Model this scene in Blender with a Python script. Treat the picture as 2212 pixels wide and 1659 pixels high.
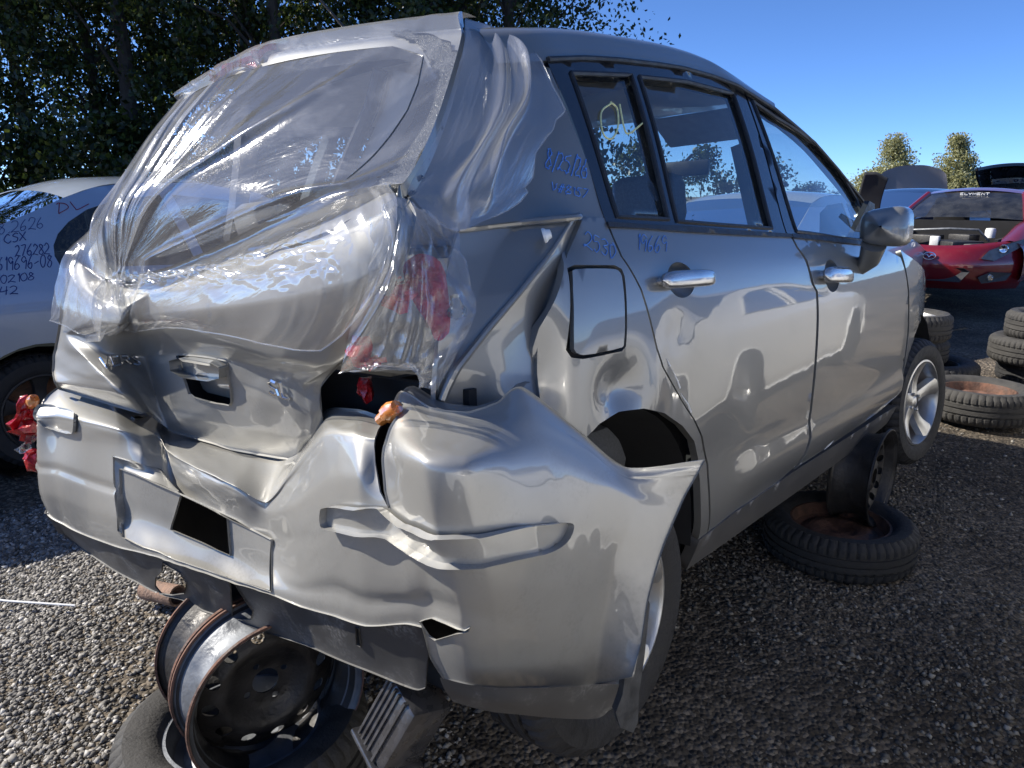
import bpy, bmesh, math, random
import numpy as np
from mathutils import Matrix, Vector
from mathutils.geometry import delaunay_2d_cdt

for o in list(bpy.data.objects):
    bpy.data.objects.remove(o, do_unlink=True)
SC = bpy.context.scene
COL = SC.collection

# ---------------------------------------------------------------- camera
cam_d = bpy.data.cameras.new('camera')
cam = bpy.data.objects.new('camera', cam_d)
COL.objects.link(cam)
cam.location = (0, 0, 1.42)
cam.rotation_euler = (math.radians(90 - 14.2), 0, 0)
cam_d.sensor_fit = 'HORIZONTAL'
cam_d.angle = 2 * math.atan(1106 / 1602.56)
cam_d.clip_start = 0.02
cam_d.clip_end = 3000
SC.camera = cam
SC.render.resolution_x, SC.render.resolution_y = 1024, 768

# ---------------------------------------------------------------- sky and sun
SUN_BEARING_LEFT, SUN_EL = 80.0, 39.0          # degrees left of the view direction, elevation
wld = bpy.data.worlds.new('World')
SC.world = wld
wld.use_nodes = True
wn, wl = wld.node_tree.nodes, wld.node_tree.links
sky = wn.new('ShaderNodeTexSky')
sky.sky_type = 'NISHITA'
sky.sun_disc = False
sky.sun_elevation = math.radians(SUN_EL)
sky.sun_rotation = math.radians(360 - SUN_BEARING_LEFT)
sky.altitude = 2000
sky.air_density = 0.6
sky.dust_density = 0.8
sky.ozone_density = 10.0
wl.new(sky.outputs[0], wn['Background'].inputs[0])
wn['Background'].inputs[1].default_value = 0.13
sun_d = bpy.data.lights.new('sun', 'SUN')
sun_d.energy = 4.8
sun_d.angle = math.radians(0.53)
sun_d.color = (1.0, 0.935, 0.83)
sun = bpy.data.objects.new('sun', sun_d)
COL.objects.link(sun)
b, e = math.radians(SUN_BEARING_LEFT), math.radians(SUN_EL)
SUNDIR = Vector((-math.sin(b) * math.cos(e), math.cos(b) * math.cos(e), math.sin(e)))
sun.rotation_euler = SUNDIR.to_track_quat('Z', 'Y').to_euler()
sun.location = SUNDIR * 40
SC.view_settings.view_transform = 'Standard'
SC.view_settings.look = 'None'
SC.view_settings.exposure = 0.82
SC.view_settings.gamma = 1.0
SC.view_settings.use_curve_mapping = False
SC.render.engine = 'CYCLES'
SC.cycles.transparent_max_bounces = 24
SC.cycles.max_bounces = 10

# ---------------------------------------------------------------- helpers
RNG = np.random.default_rng(7)
random.seed(7)


def tag(o, label=None, cat=None, group=None, kind=None):
    for k, v in (('label', label), ('category', cat), ('group', group), ('kind', kind)):
        if v:
            o[k] = v
    return o


def empty(name, label=None, cat=None, group=None, matrix=None):
    o = bpy.data.objects.new(name, None)
    COL.objects.link(o)
    if matrix is not None:
        o.matrix_world = matrix
    return tag(o, label, cat, group)


def mesh(name, v, f, mat, parent=None, smooth=True, uv=None, sharp=None):
    me = bpy.data.meshes.new(name)
    v = np.asarray(v, dtype=float)
    me.from_pydata(v.tolist(), [], [tuple(int(i) for i in q) for q in f])
    if smooth:
        me.polygons.foreach_set('use_smooth', [True] * len(me.polygons))
    if sharp:
        try:
            me.set_sharp_from_angle(angle=math.radians(sharp))
        except Exception:
            pass
    if uv is not None:
        L = me.uv_layers.new(name='UVMap')
        vi = np.empty(len(me.loops), dtype=np.int32)
        me.loops.foreach_get('vertex_index', vi)
        L.data.foreach_set('uv', np.asarray(uv, dtype=np.float32)[vi].ravel())
    me.update()
    o = bpy.data.objects.new(name, me)
    if mat is not None:
        me.materials.append(mat)
    COL.objects.link(o)
    if parent is not None:
        o.parent = parent
    return o


class MB:
    """collects shapes that belong to ONE part"""

    def __init__(s):
        s.v, s.f = [], []

    def add(s, v, f):
        n = len(s.v)
        s.v += [tuple(map(float, p)) for p in v]
        s.f += [tuple(int(i) + n for i in q) for q in f]
        return s

    def box(s, c, d, R=None, bev=0.0):
        bm = bmesh.new()
        bmesh.ops.create_cube(bm, size=1)
        for q in bm.verts:
            q.co = Vector((q.co.x * d[0], q.co.y * d[1], q.co.z * d[2]))
        if bev:
            bmesh.ops.bevel(bm, geom=list(bm.edges), offset=bev, segments=2, profile=.5, affect='EDGES')
        return s.bm(bm, c, R)

    def bm(s, bm, c=(0, 0, 0), R=None):
        bm.verts.index_update()
        vs = []
        for q in bm.verts:
            p = q.co.copy()
            if R is not None:
                p = R @ p
            vs.append(p + Vector(c))
        s.add(vs, [[q.index for q in fa.verts] for fa in bm.faces])
        bm.free()
        return s

    def tube(s, pts, r, n=8, caps=True):
        pts = [Vector(p) for p in pts]
        k = len(pts)
        rr = r if hasattr(r, '__len__') else [r] * k
        vs, fs = [], []
        up = None
        for i in range(k):
            t = (pts[min(i + 1, k - 1)] - pts[max(i - 1, 0)])
            t = t.normalized() if t.length > 1e-9 else Vector((0, 0, 1))
            if up is None:
                up = t.orthogonal().normalized()
            up = (up - t * up.dot(t))
            up = up.normalized() if up.length > 1e-6 else t.orthogonal().normalized()
            w = t.cross(up)
            for j in range(n):
                a = 2 * math.pi * j / n
                vs.append(pts[i] + (up * math.cos(a) + w * math.sin(a)) * rr[i])
        for i in range(k - 1):
            for j in range(n):
                fs.append((i * n + j, i * n + (j + 1) % n, (i + 1) * n + (j + 1) % n, (i + 1) * n + j))
        if caps:
            fs.append(tuple(range(n))[::-1])
            fs.append(tuple((k - 1) * n + j for j in range(n)))
        return s.add(vs, fs)

    def lathe(s, prof, n=48, c=(0, 0, 0), R=None, mod=None, a0=0, a1=2 * math.pi):
        """prof: list of (r, h); revolves round local z"""
        full = abs(a1 - a0 - 2 * math.pi) < 1e-6
        vs, fs = [], []
        m = len(prof)
        cnt = n if full else n + 1
        for i in range(cnt):
            a = a0 + (a1 - a0) * i / n
            for j, (r, h) in enumerate(prof):
                if mod:
                    r, h = mod(i, j, r, h)
                p = Vector((r * math.cos(a), r * math.sin(a), h))
                if R is not None:
                    p = R @ p
                vs.append(p + Vector(c))
        for i in range(n):
            i2 = (i + 1) % cnt
            for j in range(m - 1):
                fs.append((i * m + j, i2 * m + j, i2 * m + j + 1, i * m + j + 1))
        return s.add(vs, fs)

    def prism(s, poly, h0, h1, R=None, c=(0, 0, 0)):
        """poly in local xy extruded along local z"""
        n = len(poly)
        vs = [Vector((x, y, h0)) for x, y in poly] + [Vector((x, y, h1)) for x, y in poly]
        if R is not None:
            vs = [R @ p for p in vs]
        vs = [p + Vector(c) for p in vs]
        fs = [tuple(range(n))[::-1], tuple(range(n, 2 * n))] + [(i, (i + 1) % n, n + (i + 1) % n, n + i) for i in range(n)]
        return s.add(vs, fs)

    def build(s, name, mat, parent=None, smooth=True, sharp=35):
        return mesh(name, s.v, s.f, mat, parent, smooth, sharp=sharp)


def hash01(*a):
    h = np.zeros_like(np.asarray(a[0], dtype=float))
    for k, x in enumerate(a):
        h = h + np.asarray(x, dtype=float) * (12.9898, 78.233, 37.719, 91.17)[k]
    return np.modf(np.abs(np.sin(h) * 43758.5453))[0]


def vnoise(x, y, z=None):
    z = np.zeros_like(x) if z is None else z
    xi, yi, zi = np.floor(x), np.floor(y), np.floor(z)
    fx, fy, fz = x - xi, y - yi, z - zi
    fx, fy, fz = [q * q * (3 - 2 * q) for q in (fx, fy, fz)]
    out = 0
    for a in (0, 1):
        for b_ in (0, 1):
            for c_ in (0, 1):
                w = (fx if a else 1 - fx) * (fy if b_ else 1 - fy) * (fz if c_ else 1 - fz)
                out = out + w * hash01(xi + a, yi + b_, zi + c_)
    return out * 2 - 1


def ev(G, s, t):
    """bicubic surface through a control grid; rows are t, columns are s"""
    n, m = G.shape[:2]
    Ge = np.concatenate([2 * G[:1] - G[1:2], G, 2 * G[-1:] - G[-2:-1]], 0)
    Ge = np.concatenate([2 * Ge[:, :1] - Ge[:, 1:2], Ge, 2 * Ge[:, -1:] - Ge[:, -2:-1]], 1)
    w = lambda u: np.stack([-u + 2 * u * u - u ** 3, 2 - 5 * u * u + 3 * u ** 3, u + 4 * u * u - 3 * u ** 3, -u * u + u ** 3], -1) * .5
    j = np.clip(np.floor(t).astype(int), 0, n - 2)
    i = np.clip(np.floor(s).astype(int), 0, m - 2)
    wt, ws = w(t - j), w(s - i)
    out = 0
    for a in range(4):
        for b_ in range(4):
            out = out + (wt[:, a] * ws[:, b_])[:, None] * Ge[j + a, i + b_]
    return out


def evt(G, s, t, k):
    """same surface with folds tightened: k = share of straight facets between the control points"""
    n, m = G.shape[:2]
    j = np.clip(np.floor(t).astype(int), 0, n - 2)
    i = np.clip(np.floor(s).astype(int), 0, m - 2)
    u, v = (s - i)[:, None], (t - j)[:, None]
    lin = G[j, i] * (1 - u) * (1 - v) + G[j, i + 1] * u * (1 - v) + G[j + 1, i] * (1 - u) * v + G[j + 1, i + 1] * u * v
    return ev(G, s, t) * (1 - k) + lin * k


def inside(P, poly):
    x, y = P[:, 0], P[:, 1]
    r = np.zeros(len(P), bool)
    n = len(poly)
    for i in range(n):
        (x0, y0), (x1, y1) = poly[i], poly[(i + 1) % n]
        if y0 == y1:
            continue
        c = ((y0 > y) != (y1 > y)) & (x < (x1 - x0) * (y - y0) / (y1 - y0) + x0)
        r ^= c
    return r


def smooth_loop(poly, it=1):
    P = [np.array(p, float) for p in poly]
    for _ in range(it):
        Q = []
        n = len(P)
        for i in range(n):
            a, b_ = P[i], P[(i + 1) % n]
            Q += [a * .75 + b_ * .25, a * .25 + b_ * .75]
        P = Q
    return P


def resample(poly, step):
    out = []
    n = len(poly)
    for i in range(n):
        a, b_ = np.array(poly[i], float), np.array(poly[(i + 1) % n], float)
        k = max(1, int(math.ceil(np.linalg.norm(b_ - a) / step)))
        out += [a + (b_ - a) * q / k for q in range(k)]
    return out


def cdt(outline, holes, step, estep=None):
    """2D region -> points, triangles, boundary loops; interior filled with an even lattice"""
    estep = estep or step
    loops = [resample(outline, estep)] + [resample(h, estep) for h in holes]
    pts, edges, lo = [], [], []
    for L in loops:
        k = len(pts)
        n = len(L)
        pts += [tuple(p) for p in L]
        edges += [(k + i, k + (i + 1) % n) for i in range(n)]
        lo.append(list(range(k, k + n)))
    A = np.array(loops[0])
    x0, y0 = A.min(0)
    x1, y1 = A.max(0)
    gx, gy = np.meshgrid(np.arange(x0 + step / 2, x1, step), np.arange(y0 + step / 2, y1, step))
    gx = gx + (np.arange(gx.shape[0]) % 2)[:, None] * step * .5
    Gp = np.stack([gx.ravel(), gy.ravel()], 1)
    ok = inside(Gp, loops[0])
    for h in loops[1:]:
        ok &= ~inside(Gp, h)
    Gp = Gp[ok]
    B = np.array(pts)
    if len(Gp):
        keep = np.ones(len(Gp), bool)
        for i in range(0, len(Gp), 2000):
            d = ((Gp[i:i + 2000, None, :] - B[None]) ** 2).sum(-1).min(1)
            keep[i:i + 2000] = d > (min(step, estep) * .45) ** 2
        Gp = Gp[keep]
    allp = [Vector(p) for p in pts] + [Vector(p) for p in Gp.tolist()]
    vo, eo, fo, ov, oe, of = delaunay_2d_cdt(allp, edges, [], 0, 1e-7)
    V = np.array([(p.x, p.y) for p in vo])
    F = np.array([f for f in fo])
    cen = V[F].mean(1)
    ok = inside(cen, loops[0])
    for h in loops[1:]:
        ok &= ~inside(cen, h)
    F = F[ok]
    # map original boundary ids to output ids
    mp = {}
    for i, src in enumerate(ov):
        for q in src:
            mp[q] = i
    lo = [[mp[i] for i in L if i in mp] for L in lo]
    return V, F, lo


def panel(name, outline, fun, mat, parent, holes=(), step=.03, estep=None, thick=.012, flip=False, uv=None, back=None):
    """sheet with a turned-in rim: fun(P2) -> points in 3D; rim goes to back(P2) or along the inward normal"""
    V, F, lo = cdt(outline, list(holes), step, estep)
    X = fun(V)
    h = 1e-3
    du, dv = fun(V + [h, 0]) - X, fun(V + [0, h]) - X
    N = np.cross(du, dv)
    N /= np.linalg.norm(N, axis=1)[:, None] + 1e-12
    tri = X[F]
    fn = np.cross(tri[:, 1] - tri[:, 0], tri[:, 2] - tri[:, 0])
    if (fn * N[F[:, 0]]).sum() < 0:
        F = F[:, ::-1]
    if flip:
        F = F[:, ::-1]
        N = -N
    verts = X.tolist()
    faces = F.tolist()
    if thick:
        for L in lo:
            a = len(verts)
            n = len(L)
            verts += X[L].tolist()
            verts += (X[L] - N[L] * thick).tolist()
            for i in range(n):
                j = (i + 1) % n
                faces.append([a + i, a + j, a + n + j, a + n + i])
        verts_n = len(verts)
    U = None
    if uv is not None:
        U = np.zeros((len(verts), 2))
        U[:len(V)] = uv(V)
    return mesh(name, verts, faces, mat, parent, uv=U)


def gridsurf(name, G, mat, parent, k=8, uvf=None, disp=None):
    n, m = G.shape[:2]
    s, t = np.meshgrid(np.linspace(0, m - 1, (m - 1) * k + 1), np.linspace(0, n - 1, (n - 1) * k + 1))
    S, T = s.ravel(), t.ravel()
    X = ev(G, S, T)
    if disp is not None:
        X = X + disp(S, T, X)
    a, b_ = s.shape
    f = [(i * b_ + j, i * b_ + j + 1, (i + 1) * b_ + j + 1, (i + 1) * b_ + j) for i in range(a - 1) for j in range(b_ - 1)]
    return mesh(name, X, f, mat, parent, uv=np.stack([S / (m - 1), T / (n - 1)], 1) if uvf is None else uvf(S, T))


# ---------------------------------------------------------------- materials
MATS = {}


def new_mat(name):
    m = bpy.data.materials.new(name)
    m.use_nodes = True
    nt = m.node_tree
    return m, nt.nodes, nt.links, nt.nodes['Principled BSDF']


def pset(p, **k):
    nm = dict(base='Base Color', metal='Metallic', rough='Roughness', coat='Coat Weight', coatr='Coat Roughness', ior='IOR', trans='Transmission Weight', spec='Specular IOR Level', emit='Emission Color', emits='Emission Strength', alpha='Alpha', sub='Subsurface Weight')
    for a, v in k.items():
        i = p.inputs[nm[a]]
        i.default_value = (*v, 1) if a in ('base', 'emit') and len(v) == 3 else v


def simple(name, base, var=.12, scale=14, bump=0.0, bscale=60, coords='Object', **k):
    """principled with noise-varied colour and optional fine bump"""
    m, N, L, p = new_mat(name)
    pset(p, base=base, **k)
    tc = N.new('ShaderNodeTexCoord')
    if var:
        nz = N.new('ShaderNodeTexNoise')
        nz.inputs['Scale'].default_value = scale
        nz.inputs['Detail'].default_value = 6
        L.new(tc.outputs[coords], nz.inputs['Vector'])
        r = N.new('ShaderNodeMapRange')
        r.inputs[1].default_value, r.inputs[2].default_value = .3, .7
        r.inputs[3].default_value, r.inputs[4].default_value = 1 - var, 1 + var
        L.new(nz.outputs[0], r.inputs[0])
        mx = N.new('ShaderNodeVectorMath')
        mx.operation = 'SCALE'
        mx.inputs[0].default_value = base[:3]
        L.new(r.outputs[0], mx.inputs['Scale'])
        L.new(mx.outputs[0], p.inputs['Base Color'])
        rr = N.new('ShaderNodeMapRange')
        rr.inputs[1].default_value, rr.inputs[2].default_value = .3, .7
        q = p.inputs['Roughness'].default_value
        rr.inputs[3].default_value, rr.inputs[4].default_value = max(0, q - .5 * var), min(1, q + .5 * var)
        L.new(nz.outputs[0], rr.inputs[0])
        L.new(rr.outputs[0], p.inputs['Roughness'])
    if bump:
        nb = N.new('ShaderNodeTexNoise')
        nb.inputs['Scale'].default_value = bscale
        nb.inputs['Detail'].default_value = 5
        L.new(tc.outputs[coords], nb.inputs['Vector'])
        bp = N.new('ShaderNodeBump')
        bp.inputs['Strength'].default_value = bump
        bp.inputs['Distance'].default_value = .01
        L.new(nb.outputs[0], bp.inputs['Height'])
        L.new(bp.outputs[0], p.inputs['Normal'])
    MATS[name] = m
    return m


def dirty_paint(name, base, metal=.55, rough=.32, dirt=(.22, .20, .17), dirt_amt=.35, grime_shade_z=None, coat=1.0, flake=True):
    """metallic clear-coated paint with dust patches, small scratches; more road grime low down, on the bumper also painted-in shade (grime_shade_z = full, none heights)"""
    m, N, L, p = new_mat(name)
    pset(p, metal=metal, rough=rough, coat=coat, coatr=.03)
    p.inputs['Coat IOR'].default_value = 1.62
    tc = N.new('ShaderNodeTexCoord')
    n1 = N.new('ShaderNodeTexNoise')
    n1.inputs['Scale'].default_value = 9
    n1.inputs['Detail'].default_value = 9
    n1.inputs['Roughness'].default_value = .68
    L.new(tc.outputs['Object'], n1.inputs['Vector'])
    n2 = N.new('ShaderNodeTexNoise')
    n2.inputs['Scale'].default_value = 150
    n2.inputs['Detail'].default_value = 4
    L.new(tc.outputs['Object'], n2.inputs['Vector'])
    r1 = N.new('ShaderNodeMapRange')
    r1.inputs[1].default_value, r1.inputs[2].default_value = .50, .78
    L.new(n1.outputs[0], r1.inputs[0])
    mul = N.new('ShaderNodeMath')
    mul.operation = 'MULTIPLY'
    L.new(r1.outputs[0], mul.inputs[0])
    r2 = N.new('ShaderNodeMapRange')
    r2.inputs[1].default_value, r2.inputs[2].default_value = .42, .62
    L.new(n2.outputs[0], r2.inputs[0])
    L.new(r2.outputs[0], mul.inputs[1])
    fac = N.new('ShaderNodeMath')
    fac.operation = 'MULTIPLY'
    fac.inputs[1].default_value = dirt_amt
    fac.use_clamp = True
    L.new(mul.outputs[0], fac.inputs[0])
    src = fac.outputs[0]
    if grime_shade_z:
        sp = N.new('ShaderNodeSeparateXYZ')
        L.new(tc.outputs['Object'], sp.inputs[0])
        rz = N.new('ShaderNodeMapRange')
        rz.inputs[1].default_value, rz.inputs[2].default_value = grime_shade_z[1], grime_shade_z[0]
        L.new(sp.outputs[2], rz.inputs[0])
        ad = N.new('ShaderNodeMath')
        ad.operation = 'MULTIPLY_ADD'
        L.new(rz.outputs[0], ad.inputs[0])
        r3 = N.new('ShaderNodeMapRange')
        r3.inputs[1].default_value, r3.inputs[2].default_value = .30, .75
        r3.inputs[3].default_value, r3.inputs[4].default_value = .30, .80
        L.new(n1.outputs[0], r3.inputs[0])
        m3 = N.new('ShaderNodeMath')
        m3.operation = 'MULTIPLY'
        m3.inputs[1].default_value = grime_shade_z[2]
        L.new(r3.outputs[0], m3.inputs[0])
        L.new(m3.outputs[0], ad.inputs[1])
        L.new(fac.outputs[0], ad.inputs[2])
        ad.use_clamp = True
        src = ad.outputs[0]
    mx = N.new('ShaderNodeMix')
    mx.data_type = 'RGBA'
    mx.inputs['A'].default_value = (*base, 1)
    mx.inputs['B'].default_value = (*dirt, 1)
    L.new(src, mx.inputs['Factor'])
    L.new(mx.outputs['Result'], p.inputs['Base Color'])
    for inp, a, b_ in (('Metallic', metal, .0), ('Roughness', rough, .8), ('Coat Weight', coat, .05)):
        r = N.new('ShaderNodeMapRange')
        r.inputs[3].default_value, r.inputs[4].default_value = a, b_
        L.new(src, r.inputs[0])
        L.new(r.outputs[0], p.inputs[inp])
    n4 = N.new('ShaderNodeTexNoise')
    n4.inputs['Scale'].default_value = 7
    n4.inputs['Detail'].default_value = 2
    L.new(tc.outputs['Object'], n4.inputs['Vector'])
    bp = N.new('ShaderNodeBump')
    bp.inputs['Strength'].default_value = .04
    bp.inputs['Distance'].default_value = .01
    L.new(n4.outputs[0], bp.inputs['Height'])
    L.new(bp.outputs[0], p.inputs['Normal'])
    L.new(bp.outputs[0], p.inputs['Coat Normal'])
    MATS[name] = m
    return m


def thin_glass(name, tint=(.8, .88, .9), haze=0.02, rough=.01, refl=1.0):
    m, N, L, p = new_mat(name)
    N.remove(p)
    out = N['Material Output']
    tr = N.new('ShaderNodeBsdfTransparent')
    tr.inputs[0].default_value = (*tint, 1)
    gl = N.new('ShaderNodeBsdfGlossy')
    gl.inputs['Roughness'].default_value = rough
    gl.inputs['Color'].default_value = (refl, refl, refl, 1)
    df = N.new('ShaderNodeBsdfDiffuse')
    df.inputs[0].default_value = (.6, .6, .58, 1)
    fr = N.new('ShaderNodeFresnel')
    fr.inputs[0].default_value = 1.6
    tc = N.new('ShaderNodeTexCoord')
    nz = N.new('ShaderNodeTexNoise')
    nz.inputs['Scale'].default_value = 6
    nz.inputs['Detail'].default_value = 8
    L.new(tc.outputs['Object'], nz.inputs['Vector'])
    r = N.new('ShaderNodeMapRange')
    r.inputs[1].default_value, r.inputs[2].default_value = .35, .75
    r.inputs[3].default_value, r.inputs[4].default_value = haze * .4, haze * 1.6
    L.new(nz.outputs[0], r.inputs[0])
    m1, m2 = N.new('ShaderNodeMixShader'), N.new('ShaderNodeMixShader')
    L.new(r.outputs[0], m1.inputs[0])
    L.new(tr.outputs[0], m1.inputs[1])
    L.new(df.outputs[0], m1.inputs[2])
    L.new(fr.outputs[0], m2.inputs[0])
    L.new(m1.outputs[0], m2.inputs[1])
    L.new(gl.outputs[0], m2.inputs[2])
    L.new(m2.outputs[0], out.inputs[0])
    MATS[name] = m
    return m


SILVER = dirty_paint('silver_paint', (.225, .223, .21), metal=.5, rough=.42, dirt_amt=.28)
SILVER_LOW = dirty_paint('silver_paint_bumper', (.345, .339, .315), metal=.45, rough=.44, dirt_amt=.30, grime_shade_z=(.24, .56, .75), dirt=(.13, .126, .115))  # low band is road grime plus lower-face shading put into the colour
SILVER_T = dirty_paint('dusty_silver_tailgate', (.285, .28, .262), metal=.4, rough=.5, dirt_amt=.6, dirt=(.2, .195, .18), coat=.4)
BLACKP = simple('black_plastic', (.022, .022, .024), .25, 30, .2, 220, rough=.5)
GREYP = dirty_paint('grey_lower_trim', (.06, .06, .062), metal=0, rough=.45, dirt=(.17, .16, .145), dirt_amt=.6, grime_shade_z=(.1, .3, .5), coat=.1)
VALANCE = dirty_paint('dusty_black_valance', (.035, .035, .036), metal=0, rough=.5, dirt=(.25, .245, .235), dirt_amt=.9, grime_shade_z=(.05, .3, .55), coat=.0)
BLACKGL = simple('black_gloss_frame', (.012, .013, .016), .1, 20, rough=.16, coat=.5)
RUBBER = simple('tyre_rubber', (.022, .022, .023), .35, 40, .3, 160, rough=.75)
RUBBERD = simple('dusty_tyre_rubber', (.045, .043, .040), .4, 18, .3, 120, rough=.85)
ALLOY = simple('alloy_wheel', (.55, .55, .54), .15, 12, rough=.33, metal=.85)
STEEL = simple('painted_steel_rim', (.035, .033, .032), .4, 18, .2, 90, rough=.5, metal=.3)
RUST = simple('rusty_steel', (.12, .062, .042), .6, 22, .5, 80, rough=.85)
GALV = simple('dull_grey_steel', (.15, .16, .175), .4, 16, .15, 80, rough=.5, metal=.4)
CHROME = simple('chrome', (.75, .75, .76), .05, 20, rough=.12, metal=1.0)
DARK = simple('dark_interior', (.012, .012, .013), .2, 10, rough=.9)
CLOTH = simple('grey_seat_cloth', (.10, .105, .115), .2, 120, .3, 400, rough=.95)
BEIGE = simple('beige_trim', (.46, .43, .38), .08, 30, .1, 300, rough=.8)
GREYTRIM = simple('light_grey_trim', (.36, .36, .35), .08, 20, rough=.6)
REDLENS = simple('red_lens', (.36, .006, .010), .35, 60, .3, 120, rough=.25, coat=.3)
CLEARP = thin_glass('clear_lens', (.9, .92, .92), .12, .08)
AMBER = simple('amber_bulb', (.75, .26, .05), .3, 90, rough=.2, trans=.3)
GLASS = thin_glass('window_glass', (.78, .85, .86), .02)
GLASSD = thin_glass('dark_window_glass', (.16, .19, .20), .05)
HANDMAT = simple('silver_door_handle', (.5, .5, .5), .06, 20, rough=.25, metal=.8, coat=1.0, coatr=.03)
INKB = simple('blue_marker', (.10, .26, .66), .3, 200, rough=.5)
INKD = simple('dark_blue_marker', (.01, .025, .16), .3, 200, rough=.5)
INKR = simple('dark_red_marker', (.22, .01, .03), .3, 200, rough=.5)
INKY = simple('pale_yellow_crayon', (.75, .74, .36), .2, 200, rough=.7)
WHITE = simple('white_paint', (.78, .78, .76), .05, 20, rough=.3, coat=1.0)
WHITEP = simple('white_plastic', (.75, .75, .73), .05, 20, rough=.4)
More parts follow.
